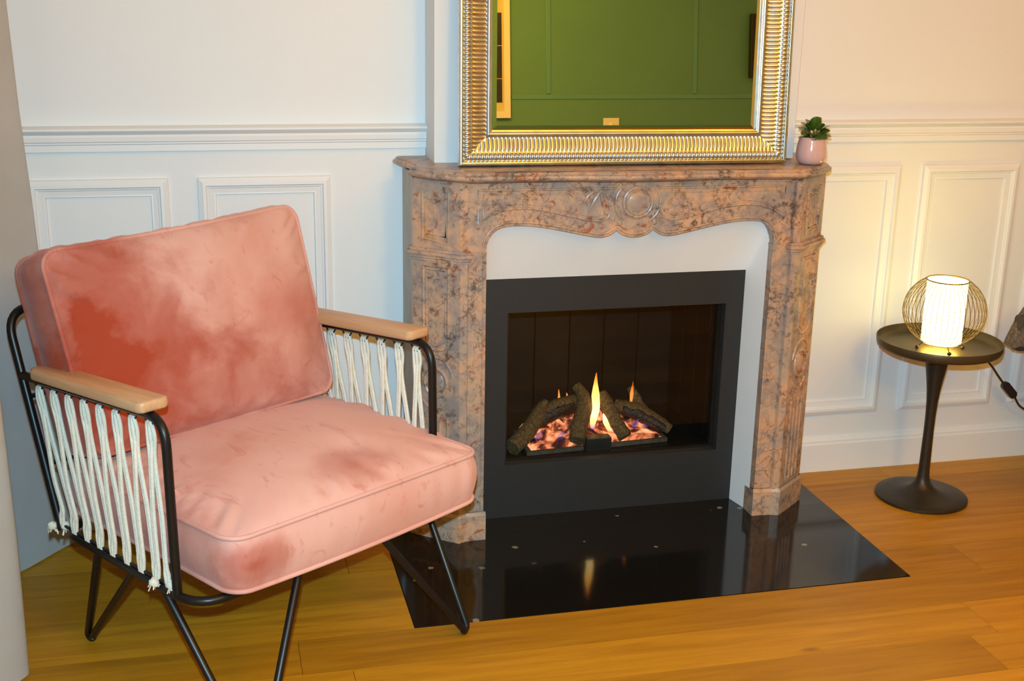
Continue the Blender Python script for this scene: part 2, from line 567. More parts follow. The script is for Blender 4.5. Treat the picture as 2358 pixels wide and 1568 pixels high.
def prism_z(bm, pts, z0, z1):
    """extrude a plan polygon [(x,y)] from z0 to z1"""
    a = [bm.verts.new((x, y, z0)) for x, y in pts]
    b = [bm.verts.new((x, y, z1)) for x, y in pts]
    n = len(pts)
    bm.faces.new(a[::-1]); bm.faces.new(b)
    for i in range(n):
        bm.faces.new((a[i], a[(i + 1) % n], b[(i + 1) % n], b[i]))

def prism_y(bm, pts, y0, y1, bev=0.0):
    """extrude an elevation polygon [(x,z)] from y0 to y1"""
    a = [bm.verts.new((x, y0, z)) for x, z in pts]
    b = [bm.verts.new((x, y1, z)) for x, z in pts]
    n = len(pts)
    f = bm.faces.new(a)
    bm.faces.new(b[::-1])
    for i in range(n):
        bm.faces.new((a[(i + 1) % n], a[i], b[i], b[(i + 1) % n]))
    if bev:
        bmesh.ops.bevel(bm, geom=list(f.edges), offset=bev, segments=2, affect='EDGES', profile=0.5)

def prism_x(bm, pts, x0, x1):
    a = [bm.verts.new((x0, y, z)) for y, z in pts]
    b = [bm.verts.new((x1, y, z)) for y, z in pts]
    n = len(pts)
    bm.faces.new(a); bm.faces.new(b[::-1])
    for i in range(n):
        bm.faces.new((a[(i + 1) % n], a[i], b[i], b[(i + 1) % n]))

def tube(bm, pts, rad, n=8, closed=False, caps=True, flat=1.0):
    """sweep a circle along pts; rad is a number or one per point"""
    P = [Vector(p) for p in pts]
    m = len(P)
    R = [rad] * m if isinstance(rad, (int, float)) else list(rad)
    tang = []
    for i in range(m):
        if closed:
            t = P[(i + 1) % m] - P[i - 1]
        else:
            t = P[min(i + 1, m - 1)] - P[max(i - 1, 0)]
        tang.append(t.normalized() if t.length > 1e-9 else Vector((0, 0, 1)))
    ref = Vector((0, 0, 1)) if abs(tang[0].z) < 0.9 else Vector((1, 0, 0))
    nrm = (ref - tang[0] * ref.dot(tang[0])).normalized()
    rings = []
    for i in range(m):
        t = tang[i]
        nrm = nrm - t * nrm.dot(t)
        if nrm.length < 1e-6:
            nrm = t.orthogonal()
        nrm.normalize()
        bn = t.cross(nrm)
        ring = []
        for k in range(n):
            a = 2 * PI * k / n
            ring.append(bm.verts.new(P[i] + (nrm * math.cos(a) + bn * math.sin(a) * flat) * R[i]))
        rings.append(ring)
    cnt = m if closed else m - 1
    for i in range(cnt):
        A, B = rings[i], rings[(i + 1) % m]
        sh = 0
        if closed and i == m - 1:
            best = 1e9
            for s in range(n):
                d = (A[0].co - B[s].co).length
                if d < best:
                    best, sh = d, s
        for k in range(n):
            bm.faces.new((A[k], A[(k + 1) % n], B[(k + 1 + sh) % n], B[(k + sh) % n]))
    if caps and not closed:
        bm.faces.new(rings[0][::-1])
        bm.faces.new(rings[-1])
    return rings

def fillet(pts, r, seg=6, closed=False):
    """round the corners of a polyline"""
    P = [Vector(p) for p in pts]
    n = len(P)
    out = []
    for i in range(n):
        if not closed and i in (0, n - 1):
            out.append(P[i]); continue
        a, b, c = P[i - 1], P[i], P[(i + 1) % n]
        d1, d2 = (a - b), (c - b)
        rr = min(r, d1.length * 0.49, d2.length * 0.49)
        p1, p2 = b + d1.normalized() * rr, b + d2.normalized() * rr
        for k in range(seg + 1):
            t = k / seg
            out.append((1 - t) ** 2 * p1 + 2 * t * (1 - t) * b + t * t * p2)
    return out

def catmull(pts, sub=6, closed=False):
    P = [Vector(p) for p in pts]
    n = len(P)
    out = []
    rng = range(n) if closed else range(n - 1)
    for i in rng:
        p0 = P[i - 1] if (closed or i > 0) else P[0]
        p1, p2 = P[i], P[(i + 1) % n]
        p3 = P[(i + 2) % n] if (closed or i + 2 < n) else P[-1]
        for k in range(sub):
            t = k / sub
            out.append(0.5 * ((2 * p1) + (p2 - p0) * t + (2 * p0 - 5 * p1 + 4 * p2 - p3) * t * t + (3 * p1 - p0 - 3 * p2 + p3) * t ** 3))
    if not closed:
        out.append(P[-1])
    return out

def lathe(bm, prof, n=40, c=(0, 0, 0), wob=None):
    """revolve [(r,z)] about a vertical axis through c"""
    rings = []
    for r, z in prof:
        if r < 1e-6:
            rings.append([bm.verts.new((c[0], c[1], c[2] + z))])
        else:
            rings.append([bm.verts.new((c[0] + r * math.cos(2 * PI * k / n), c[1] + r * math.sin(2 * PI * k / n), c[2] + z)) for k in range(n)])
    for A, B in zip(rings, rings[1:]):
        if len(A) == 1 and len(B) == 1:
            continue
        for k in range(n):
            k2 = (k + 1) % n
            if len(A) == 1:
                bm.faces.new((A[0], B[k2], B[k]))
            elif len(B) == 1:
                bm.faces.new((A[k], A[k2], B[0]))
            else:
                bm.faces.new((A[k], A[k2], B[k2], B[k]))

def ball(bm, c, r, nu=12, nv=8, sc=(1, 1, 1)):
    prof = [(max(0.0, math.sin(PI * i / nv)) if 0 < i < nv else 0.0, -math.cos(PI * i / nv)) for i in range(nv + 1)]
    rings = []
    for rr, zz in prof:
        if rr < 1e-6:
            rings.append([bm.verts.new((c[0], c[1], c[2] + zz * r * sc[2]))])
        else:
            rings.append([bm.verts.new((c[0] + rr * r * sc[0] * math.cos(2 * PI * k / nu), c[1] + rr * r * sc[1] * math.sin(2 * PI * k / nu), c[2] + zz * r * sc[2])) for k in range(nu)])
    for A, B in zip(rings, rings[1:]):
        for k in range(nu):
            k2 = (k + 1) % nu
            if len(A) == 1:
                bm.faces.new((A[0], B[k2], B[k]))
            elif len(B) == 1:
                bm.faces.new((A[k], A[k2], B[0]))
            else:
                bm.faces.new((A[k], A[k2], B[k2], B[k]))

def offset_poly(pts, d):
    """offset an open plan polyline sideways by d (to the right of travel)"""
    out = []
    n = len(pts)
    for i in range(n):
        ds = []
        if i > 0: ds.append((Vector(pts[i]) - Vector(pts[i - 1])).normalized())
        if i < n - 1: ds.append((Vector(pts[i + 1]) - Vector(pts[i])).normalized())
        ns = [Vector((t.y, -t.x)) for t in ds]
        if len(ns) == 2:
            m = (ns[0] + ns[1]).normalized()
            k = d / max(0.4, m.dot(ns[0]))
        else:
            m, k = ns[0], d
        out.append((pts[i][0] + m.x * k, pts[i][1] + m.y * k))
    return out

# ------------------------------------------------------------------ the room
def struct(name, bm, mat, parent=None, smooth=False, **kw):
    o = obj(name, bm, mat, parent, smooth=smooth, **kw)
    if parent is None:
        o['kind'] = 'structure'
    return o

XC = 0.308                      # middle of the chimneypiece
X_L, X_R, Y_F, Z_C = -1.55, 3.7, -5.0, 2.75
BR_L, BR_R, BR_Y = -0.219, 0.832, -0.143

bm = BM(); box(bm, X_L, BR_L + 0.01, 0, 0.12, 0, Z_C)
wall_left_bay = struct('wall_back', bm, 'wall')
tagp(wall_left_bay, 'white panelled wall left of the chimneypiece behind the pink armchair', None)
bm = BM(); box(bm, BR_R - 0.01, X_R, 0, 0.12, 0, Z_C)
wall_right_bay = struct('wall_back', bm, 'wall')
tagp(wall_right_bay, 'white panelled wall right of the chimneypiece behind the round table', None)
bm = BM(); box(bm, BR_L, BR_R, BR_Y, 0.12, 1.046, Z_C)
o = struct('wall_chimney', bm, 'wall'); tagp(o, 'white chimney breast behind the leaning mirror')
bm = BM(); box(bm, X_L - 0.12, X_L, Y_F, 0.12, 0, Z_C)
o = struct('wall_left', bm, 'wall'); tagp(o, 'white side wall behind the long curtain')
bm = BM(); box(bm, X_R, X_R + 0.12, Y_F, 0.12, 0, Z_C)
o = struct('wall_right', bm, 'wall'); tagp(o, 'white side wall beyond the right edge')
bm = BM(); box(bm, X_L - 0.12, X_R + 0.12, Y_F - 0.12, Y_F, 0, Z_C)
o = struct('wall_front', bm, 'green_wall'); tagp(o, 'dark green wall seen reflected in the mirror')
bm = BM(); box(bm, X_L - 0.12, X_R + 0.12, Y_F - 0.12, 0.12, Z_C, Z_C + 0.1)
o = struct('ceiling', bm, 'ceiling')

# chair rails and baseboards, swept along X
def rail_profile(y, z0, z1):
    h = z1 - z0
    return [(y, z0), (y - 0.012, z0), (y - 0.012, z0 + h * 0.26), (y - 0.016, z0 + h * 0.30), (y - 0.016, z0 + h * 0.36),
            (y - 0.020, z0 + h * 0.40), (y - 0.021, z0 + h * 0.58), (y - 0.018, z0 + h * 0.66), (y - 0.026, z0 + h * 0.74),
            (y - 0.032, z0 + h * 0.84), (y - 0.032, z0 + h * 0.92), (y - 0.024, z0 + h * 0.96), (y - 0.010, z1), (y, z1)]
def base_profile(y, z1):
    return [(y, 0), (y - 0.016, 0), (y - 0.016, z1 * 0.80), (y - 0.013, z1 * 0.85), (y - 0.013, z1 * 0.90), (y - 0.008, z1 * 0.97), (y, z1)]
n_tr = 0
for (a, b) in ((X_L, BR_L), (BR_R, X_R)):
    n_tr += 1
    bm = BM(); prism_x(bm, rail_profile(0, 1.072, 1.139), a, b)
    o = struct('trim_%d' % n_tr, bm, 'trim', smooth=True, angle=25)
    o['label'] = 'white moulded chair rail on the wall %s of the chimneypiece' % ('left', 'right')[n_tr - 1]
for k, (a, b) in enumerate(((X_L, XC - 0.60), (XC + 0.60, X_R))):
    bm = BM(); prism_x(bm, base_profile(0, 0.116), a, b)
    o = struct('baseboard_back', bm, 'trim', smooth=True, angle=25)
    o['label'] = 'white baseboard on the wall %s of the chimneypiece' % ('left', 'right')[k]

# raised panel mouldings on the dado: mitred frames
def frame_moulding(bm, x0, x1, z0, z1, prof, y):
    """prof: [(inset, proud)]"""
    rings = []
    for d, h in prof:
        rings.append([bm.verts.new((x, y - h, z)) for x, z in ((x0 + d, z0 + d), (x1 - d, z0 + d), (x1 - d, z1 - d), (x0 + d, z1 - d))])
    for A, B in zip(rings, rings[1:]):
        for k in range(4):
            bm.faces.new((A[k], A[(k + 1) % 4], B[(k + 1) % 4], B[k]))
PANEL_PROF = [(0.0, 0.0), (0.001, 0.010), (0.008, 0.013), (0.013, 0.016), (0.021, 0.0165), (0.024, 0.011), (0.027, 0.0105), (0.030, 0.0085), (0.042, 0.006), (0.046, 0.0065), (0.048, 0.0)]
for wall, spans in ((wall_left_bay, ((-1.277, -0.917), (-0.841, -0.484))), (wall_right_bay, ((0.960, 1.2724), (1.3483, 1.6893), (1.765, 2.106), (2.182, 2.523), (2.60, 2.94)))):
    for (a, b) in spans:
        bm = BM(); frame_moulding(bm, a, b, 0.194, 0.9985, PANEL_PROF, 0.0)
        struct('panel_moulding', bm, 'trim', wall, smooth=True, angle=18)

# ------------------------------------------------------------------ floor: oak planks along X, hearth set flush
HX0, HX1, HY = -0.376, 0.977, -0.749
bm = BM(); box(bm, X_L, X_R, Y_F, 0.5, -0.08, -0.022)
floor = struct('floor', bm, plain('subfloor', (0.05, 0.03, 0.015), 0.9, var=0.1))
floor['label'] = 'golden oak plank floor'
unit = BM(); box(unit, 0, 1, 0, 1, 0, 1)
ume = bpy.data.meshes.new('plank'); unit.to_mesh(ume); unit.free(); ume.materials.append(M['oak'])
PW = 0.1575
GAP = 0.0011
def plank(x0, x1, y0, y1):
    o = bpy.data.objects.new('plank', ume)
    COL.objects.link(o)
    o.location = (x0 + GAP / 2, y0 + GAP / 2, -0.022)
    o.scale = (x1 - x0 - GAP, y1 - y0 - GAP, 0.022 + random.uniform(-0.0004, 0.0002))
    o.parent = floor
rows = []
k = 0
y_top = 0.0
fixed = {-1: [-0.659, 1.75], 0: [0.10, 1.196], 2: [-1.1, 0.949, 2.3], 1: [-0.30, 1.9]}
for k in range(-27, 5):
    y1 = HY + (k + 1) * PW
    y0 = y1 - PW
    if y0 > 0: continue
    y1 = min(y1, 0.0)
    y0 = max(y0, Y_F)
    if y1 <= Y_F: continue
    rr = random.Random(k + 90)
    if k == -1:
        cuts = [-0.659, 1.55]
    elif k == 0:
        cuts = [1.196, 2.7]
    elif k == -3:
        cuts = [-1.0, 0.949, 2.6]
    else:
        s = rr.uniform(-1.3, 0.6)
        cuts = [s, s + rr.uniform(1.5, 1.9), s + rr.uniform(3.3, 3.8)]
    xs = [X_L] + [c for c in cuts if X_L + 0.2 < c < X_R - 0.2] + [X_R]
    for a, b in zip(xs, xs[1:]):
        if k >= 0:      # rows interrupted by the hearth
            if a < HX0: plank(a, min(b, HX0), y0, y1)
            if b > HX1: plank(max(a, HX1), b, y0, y1)
        else:
            plank(a, b, y0, y1)

hearth = empty('hearth', (XC, -0.4, 0), label='polished black granite hearth with pale flecks set into the oak floor', cat='hearth')
bm = BM(); box(bm, HX0 + 0.001, HX1 - 0.001, HY + 0.001, -0.2612, -0.02, 0.0012)
obj('front_slab', bm, 'granite', hearth, smooth=False, world=True)
bm = BM(); box(bm, HX0 + 0.001, HX1 - 0.001, -0.2606, -0.001, -0.02, 0.0012)
obj('inner_slab', bm, 'granite', hearth, smooth=False, world=True)

# ------------------------------------------------------------------ marble chimneypiece (local: a = x - XC)
mantel = empty('mantelpiece', (XC, 0, 0), label='pink and grey veined marble chimneypiece with carved frieze and angled jambs', cat='mantelpiece')
def settle(bm):     # the old chimneypiece has sunk a few millimetres on its right side
    for v in bm.verts:
        v.co.z -= 0.0065 * v.co.x * max(0.0, v.co.z) / 1.05
def mobj(name, bm, mat='marble', parent=None, **kw):
    settle(bm)
    return obj(name, bm, mat, parent or mantel, **kw)

FY = -0.290     # frieze and jamb front
arch_half = [(0.0, 0.8595), (0.017, 0.8605), (0.034, 0.866), (0.0445, 0.8725), (0.052, 0.880), (0.060, 0.873), (0.071, 0.8662), (0.083, 0.8625), (0.096, 0.861), (0.115, 0.8625), (0.138, 0.867),
             (0.17, 0.8735), (0.20, 0.880), (0.23, 0.886), (0.259, 0.8915), (0.29, 0.8955), (0.32, 0.8975), (0.345, 0.8975), (0.367, 0.895), (0.385, 0.888), (0.398, 0.877), (0.407, 0.864), (0.4125, 0.848), (0.414, 0.832)]
arch = [(-a, z) for a, z in arch_half[::-1]] + arch_half[1:]
bm = BM()
pts = [(-0.463, 0.828), (-0.414, 0.828)] + arch[1:-1] + [(0.414, 0.828), (0.463, 0.828), (0.463, 1.022), (-0.463, 1.022)]
# strips keep the concave outline clean
y0, y1 = FY, -0.235
top = 1.018
xs = [(-0.463, 0.828)] + [(-0.414, 0.828)] + arch + [(0.414, 0.828), (0.463, 0.828)]
fr, bk, ft, bt = [], [], [], []
for x, z in xs:
    fr.append(bm.verts.new((x, y0, z))); bk.append(bm.verts.new((x, y1, z)))
    ft.append(bm.verts.new((x, y0, top))); bt.append(bm.verts.new((x, y1, top)))
for i in range(len(xs) - 1):
    if abs(xs[i][0] - xs[i + 1][0]) > 1e-6:
        bm.faces.new((fr[i], fr[i + 1], ft[i + 1], ft[i]))
        bm.faces.new((bk[i + 1], bk[i], bt[i], bt[i + 1]))
        bm.faces.new((ft[i], ft[i + 1], bt[i + 1], bt[i]))
    bm.faces.new((fr[i + 1], fr[i], bk[i], bk[i + 1]))
bm.faces.new((fr[0], ft[0], bt[0], bk[0])); bm.faces.new((fr[-1], bk[-1], bt[-1], ft[-1]))
bmesh.ops.remove_doubles(bm, verts=bm.verts, dist=1e-6)
frieze = mobj('frieze', bm, angle=30)

def y_bead(bm, pts, r, y=FY, closed=False):
    tube(bm, [(a, y, z) for a, z in pts], r, 8, closed=closed)
# bead following the arch
bm = BM()
off = []
A = [Vector((a, z)) for a, z in arch]
for i, p in enumerate(A):
    t = (A[min(i + 1, len(A) - 1)] - A[max(i - 1, 0)]).normalized()
    nrm = Vector((-t.y, t.x))
    off.append((p.x + nrm.x * 0.009, p.y + nrm.y * 0.009))
y_bead(bm, off, 0.0036)
mobj('arch_bead', bm, parent=frieze)
# carved sunk panel outlines each side of the roundel
half_panel = [(0.437, 0.905), (0.437, 0.993), (0.055, 0.993), (0.068, 0.978), (0.074, 0.962), (0.075, 0.948), (0.072, 0.930), (0.078, 0.914), (0.098, 0.905), (0.135, 0.909), (0.19, 0.922), (0.25, 0.937), (0.31, 0.9445), (0.36, 0.942), (0.40, 0.930)]
inner_panel = [(0.423, 0.922), (0.423, 0.981), (0.085, 0.981), (0.090, 0.955), (0.094, 0.925), (0.110, 0.918), (0.145, 0.922), (0.195, 0.934), (0.25, 0.948), (0.31, 0.956), (0.36, 0.953), (0.39, 0.944)]
for s in (-1, 1):
    bm = BM()
    y_bead(bm, [(s * a, z) for a, z in half_panel], 0.0036, closed=True)
    y_bead(bm, [(s * a, z) for a, z in inner_panel], 0.0020, closed=True)
    mobj('panel_moulding', bm, parent=frieze)
# roundel with flanking C scrolls
RZ = 0.9545
RX = 0.006
bm = BM()
y_bead(bm, [(RX + 0.0405 * math.cos(2 * PI * k / 40), RZ + 0.0405 * math.sin(2 * PI * k / 40)) for k in range(40)], 0.0052, closed=True)
y_bead(bm, [(RX + 0.034 * math.cos(2 * PI * k / 40), RZ + 0.034 * math.sin(2 * PI * k / 40)) for k in range(40)], 0.0016, closed=True)
ball(bm, (RX, FY + 0.004, RZ), 0.031, 28, 12, (1, 0.26, 1))
mobj('roundel', bm, parent=frieze)
for s in (-1, 1):
    bm = BM()
    c = [(RX + s * 0.064 * math.cos(t), RZ + 0.060 * math.sin(t)) for t in [(-0.95 + 1.9 * k / 20) for k in range(21)]]
    tube(bm, [(a, FY, z) for a, z in c], [0.001 + 0.004 * math.sin(PI * k / 20) ** 0.5 for k in range(21)], 8)
    ball(bm, (RX + s * 0.050, FY, RZ - 0.055), 0.008, 10, 6, (1, 0.5, 1))
    mobj('scroll', bm, parent=frieze)
for ribs in ([(-0.098, 0.989), (-0.112, 0.972), (-0.124, 0.950), (-0.132, 0.930)], [(-0.102, 0.985), (-0.096, 0.965), (-0.090, 0.945), (-0.088, 0.930)], [(-0.117, 0.989), (-0.136, 0.974), (-0.147, 0.955)]):
    bm = BM()
    n = len(ribs) * 4
    cc = catmull([(a, FY, z) for a, z in ribs], 5)
    tube(bm, cc, [0.0015 + 0.0045 * math.sin(PI * min(0.95, 0.1 + i / len(cc))) for i in range(len(cc))], 8)
    mobj('carved_leaf', bm, parent=frieze)

# jambs
CANT0, CANT1 = Vector((0.4865, -0.303)), Vector((0.598, -0.212))
CE = (CANT1 - CANT0); CL = CE.length; CE = CE / CL
CN = Vector((CE.y, -CE.x))
jplan = [(0.4125, FY), (0.4615, FY), (0.4655, -0.3025), (0.4865, -0.3035), (0.598, -0.212), (0.598, -0.190), (0.4125, -0.190)]
def jamb(s):
    side = 'left' if s < 0 else 'right'
    sx = lambda pts: [(s * a, y) for a, y in pts]
    bm = BM(); prism_z(bm, sx([(0.4635, -0.2895), (0.4655, -0.3025), (0.4865, -0.3035), (0.598, -0.212), (0.598, -0.190), (0.4635, -0.190)]), 0.834, 1.018)
    upper = mobj('jamb_head', bm, smooth=False)
    bm = BM(); prism_z(bm, sx(jplan), 0.084, 0.8275)
    shaft = mobj('jamb', bm, smooth=False)
    # ledge moulding between the two
    bm = BM()
    path = [(0.463, FY), (0.4655, -0.3025), (0.4865, -0.3035), (0.598, -0.212), (0.598, -0.192)]
    for d, z0, z1 in ((0.004, 0.800, 0.808), (0.009, 0.808, 0.816), (0.014, 0.816, 0.826), (0.009, 0.826, 0.834)):
        pl = offset_poly(path, d)
        prism_z(bm, sx(pl + [(0.463, -0.192)]), z0, z1)
    bmesh.ops.bevel(bm, geom=[e for e in bm.edges if abs(e.verts[0].co.z - e.verts[1].co.z) < 1e-6], offset=0.002, segments=2, affect='EDGES')
    mobj('ledge', bm, angle=50)
    # plinth block
    bm = BM()
    path = [(0.4075, FY - 0.003), (0.466, FY - 0.006), (0.4865, -0.3045), (0.599, -0.212), (0.599, -0.185)]
    pl = offset_poly(path, 0.007)
    prism_z(bm, sx(pl + [(0.4075, -0.185)]), 0.0013, 0.076)
    pl2 = offset_poly(path, 0.002)
    a = [bm.verts.new((s * x, y, 0.076)) for x, y in pl]
    b = [bm.verts.new((s * x, y, 0.0855)) for x, y in pl2]
    for i in range(len(a) - 1):
        bm.faces.new((a[i], a[i + 1], b[i + 1], b[i]))
    mobj('plinth', bm, smooth=False)
    # beads on the canted face
    def cp(t, z, h=0.0):
        p = CANT0 + CE * t + CN * h
        return (s * p.x, p.y, z)
    def cbead(name, pts, r, closed=True, par=shaft):
        bm = BM(); tube(bm, [cp(t, z) for t, z in pts], r, 8, closed=closed); mobj(name, bm, parent=par)
    cbead('panel_moulding', [(0.036, 0.852), (0.107, 0.860), (0.112, 0.852), (0.112, 0.985), (0.104, 0.972), (0.090, 0.966), (0.072, 0.970), (0.054, 0.966), (0.042, 0.974), (0.034, 0.988)], 0.0046, par=upper)
    cbead('panel_moulding', [(0.044, 0.868), (0.103, 0.872), (0.103, 0.955), (0.072, 0.960), (0.044, 0.956)], 0.0024, par=upper)
    cbead('panel_moulding', [(0.034, 0.575), (0.034, 0.785), (0.110, 0.785), (0.110, 0.575), (0.098, 0.560), (0.072, 0.553), (0.046, 0.560)], 0.0046)
    cbead('panel_moulding', [(0.043, 0.580), (0.043, 0.776), (0.101, 0.776), (0.101, 0.580), (0.072, 0.564)], 0.0024)
    # medallion
    bm = BM()
    tube(bm, [cp(0.072 + 0.034 * math.cos(2 * PI * k / 32), 0.462 + 0.040 * math.sin(2 * PI * k / 32)) for k in range(32)], 0.0055, 8, closed=True)
    base = cp(0.072, 0.462, -0.002)
    nb0 = len(bm.verts)
    ball(bm, (0, 0, 0), 0.027, 20, 10, (1, 0.28, 1.2))
    bm.verts.ensure_lookup_table()
    for v in list(bm.verts)[nb0:]:
        t, h, z = v.co.x, -v.co.y, v.co.z
        p = cp(0.072 + t, 0.462 + z, -0.002 + h)
        v.co = p
    mobj('medallion', bm, parent=shaft)
    cbead('scroll', [(0.072 + 0.052 * math.cos(t), 0.472 + 0.062 * math.sin(t)) for t in [PI * (0.05 + 0.9 * k / 18) for k in range(19)]], 0.0036, closed=False)
    cbead('scroll', [(0.072 + 0.042 * math.cos(t), 0.415 - 0.030 * math.sin(t)) for t in [PI * (0.05 + 0.9 * k / 14) for k in range(15)]], 0.0036, closed=False)
    for k, t in enumerate((0.036, 0.060, 0.084, 0.108)):
        cbead('flute', [(t, 0.100), (t, 0.365 - 0.012 * (k in (1, 2)))], 0.0034, closed=False)
    # quirk bead on the front strip by the opening
    bm = BM(); tube(bm, [(s * 0.4205, FY, 0.088), (s * 0.4205, FY, 0.829)], 0.0026, 8); mobj('front_bead', bm, parent=shaft)
    # plain stone return
    bm = BM(); box(bm, min(s * 0.585, s * 0.592), max(s * 0.585, s * 0.592), -0.190, -0.001, 0.0015, 1.018)
    mobj('side_return', bm, 'cement', smooth=False)
jamb(-1); jamb(1)

# moulded shelf with a serpentine edge
half_plan = [(0.0, -0.352), (0.05, -0.3515), (0.10, -0.349), (0.14, -0.345), (0.165, -0.341), (0.20, -0.338), (0.26, -0.336), (0.32, -0.336), (0.38, -0.339), (0.42, -0.343), (0.45, -0.343),
             (0.475, -0.339), (0.495, -0.331), (0.52, -0.315), (0.55, -0.290), (0.575, -0.266), (0.594, -0.244), (0.606, -0.225), (0.609, -0.210), (0.605, -0.198), (0.597, -0.190), (0.589, -0.178), (0.586, -0.160),
             (0.588, -0.130), (0.594, -0.095), (0.603, -0.060), (0.612, -0.030), (0.618, -0.002)]
plan = [(-a, y) for a, y in half_plan[::-1]] + half_plan[1:]
nrm = []
V2 = [Vector(p) for p in plan]
for i in range(len(V2)):
    t = (V2[min(i + 1, len(V2) - 1)] - V2[max(i - 1, 0)]).normalized()
    nrm.append(Vector((t.y, -t.x)))
edge = [(-0.030, 1.0165), (-0.022, 1.0175), (-0.014, 1.0185), (-0.011, 1.0210), (-0.006, 1.0225), (0.0, 1.0260), (0.0015, 1.0305), (0.0, 1.0350), (-0.005, 1.0380), (-0.008, 1.0390), (-0.008, 1.0415), (-0.011, 1.0440), (-0.018, 1.0455)]
bm = BM()
rings = []
for d, z in edge:
    rings.append([bm.verts.new((p.x + n.x * d, min(p.y + n.y * d, -0.002), z)) for p, n in zip(V2, nrm)])
for A, B in zip(rings, rings[1:]):
    for i in range(len(plan) - 1):
        bm.faces.new((A[i], A[i + 1], B[i + 1], B[i]))
for ring in (rings[0], rings[-1]):      # top and underside as strips between mirrored points
    n = len(ring)
    for i in range(n // 2):
        j = n - 1 - i
        if j - i > 1:
            if j - i == 2:
                bm.faces.new((ring[i], ring[i + 1], ring[j]))
            else:
                bm.faces.new((ring[i], ring[i + 1], ring[j - 1], ring[j]))
bm.faces.new([r[0] for r in rings] + [r[-1] for r in rings[::-1]])
mobj('shelf', bm, angle=35)

# white plaster splay between marble and insert
IX0, IX1, IZ1, IY = -0.0782, 0.7012, 0.725, -0.165
surround = empty('plaster_surround', (XC, -0.2, 0), label='white plaster splayed surround between the marble opening and the black insert', cat='surround')
bm = BM()
ARCH_SMOOTH = [(a, z if abs(a) > 0.30 else 0.8975 - 0.012 * (1 - abs(a) / 0.30)) for a, z in arch]
outer = [(-0.4120, 0.0015), (-0.4120, 0.3), (-0.4120, 0.6), (-0.4120, 0.80)] + [(a * 1.0 + (0.006 if a < -0.38 else (-0.006 if a > 0.38 else 0)) * 0, z + 0.012) for a, z in ARCH_SMOOTH] + [(0.4120, 0.80), (0.4120, 0.6), (0.4120, 0.3), (0.4120, 0.0015)]
L0, L1 = IX0 - XC, IX1 - XC
inner = []
for a, z in outer:
    if z <= 0.805:
        inner.append((L0 if a < 0 else L1, z * (IZ1 / 0.80) if z < 0.8 else IZ1 - 0.02))
    else:
        t = (a + 0.414) / 0.828
        inner.append((L0 + (L1 - L0) * t, IZ1))
steps = 5
rr = []
for k in range(steps + 1):
    t = k / steps
    rr.append([bm.verts.new((XC + o_[0] * (1 - t) + i_[0] * t, -0.262 * (1 - t) + IY * t, o_[1] * (1 - t) + i_[1] * t)) for o_, i_ in zip(outer, inner)])
for A, B in zip(rr, rr[1:]):
    for i in range(len(A) - 1):
        bm.faces.new((A[i], A[i + 1], B[i + 1], B[i]))
obj('splay', bm, 'plaster', surround, world=True, angle=60)

# ------------------------------------------------------------------ gas fire insert
GX0, GX1, GZ0, GZ1 = -0.0128, 0.646, 0.167, 0.6256
insert = empty('fireplace_insert', (XC, IY, 0), label='black steel gas fireplace insert with a glazed opening', cat='fireplace')
bm = BM()
def face_ring(bm, x0, x1, z0, z1, a0, a1, c0, c1, yf, yb):
    o1 = [bm.verts.new((x, yf, z)) for x, z in ((x0, z0), (x1, z0), (x1, z1), (x0, z1))]
    i1 = [bm.verts.new((x, yf, z)) for x, z in ((a0, c0), (a1, c0), (a1, c1), (a0, c1))]
    o2 = [bm.verts.new((x, yb, z)) for x, z in ((x0, z0), (x1, z0), (x1, z1), (x0, z1))]
    i2 = [bm.verts.new((x, yb, z)) for x, z in ((a0, c0), (a1, c0), (a1, c1), (a0, c1))]
    for k in range(4):
        j = (k + 1) % 4
        bm.faces.new((o1[k], o1[j], i1[j], i1[k])); bm.faces.new((o2[j], o2[k], i2[k], i2[j]))
        bm.faces.new((o1[j], o1[k], o2[k], o2[j])); bm.faces.new((i1[k], i1[j], i2[j], i2[k]))
face_ring(bm, IX0, IX1, 0.0015, IZ1, GX0, GX1, GZ0, GZ1, IY, IY + 0.03)
obj('front_frame', bm, 'insert_steel', insert, smooth=False, world=True)
bm = BM()
face_ring(bm, GX0 - 0.001, GX1 + 0.001, GZ0 - 0.001, GZ1 + 0.001, GX0 + 0.012, GX1 - 0.010, GZ0 + 0.006, GZ1 - 0.008, IY + 0.031, IY + 0.045)
obj('glass_frame', bm, 'firebox_floor', insert, smooth=False, world=True)
bm = BM(); box(bm, GX0 + 0.010, GX1 - 0.008, IY + 0.036, IY + 0.040, GZ0 + 0.004, GZ1 - 0.006)
obj('glass_pane', bm, 'glass', insert, smooth=False, world=True)
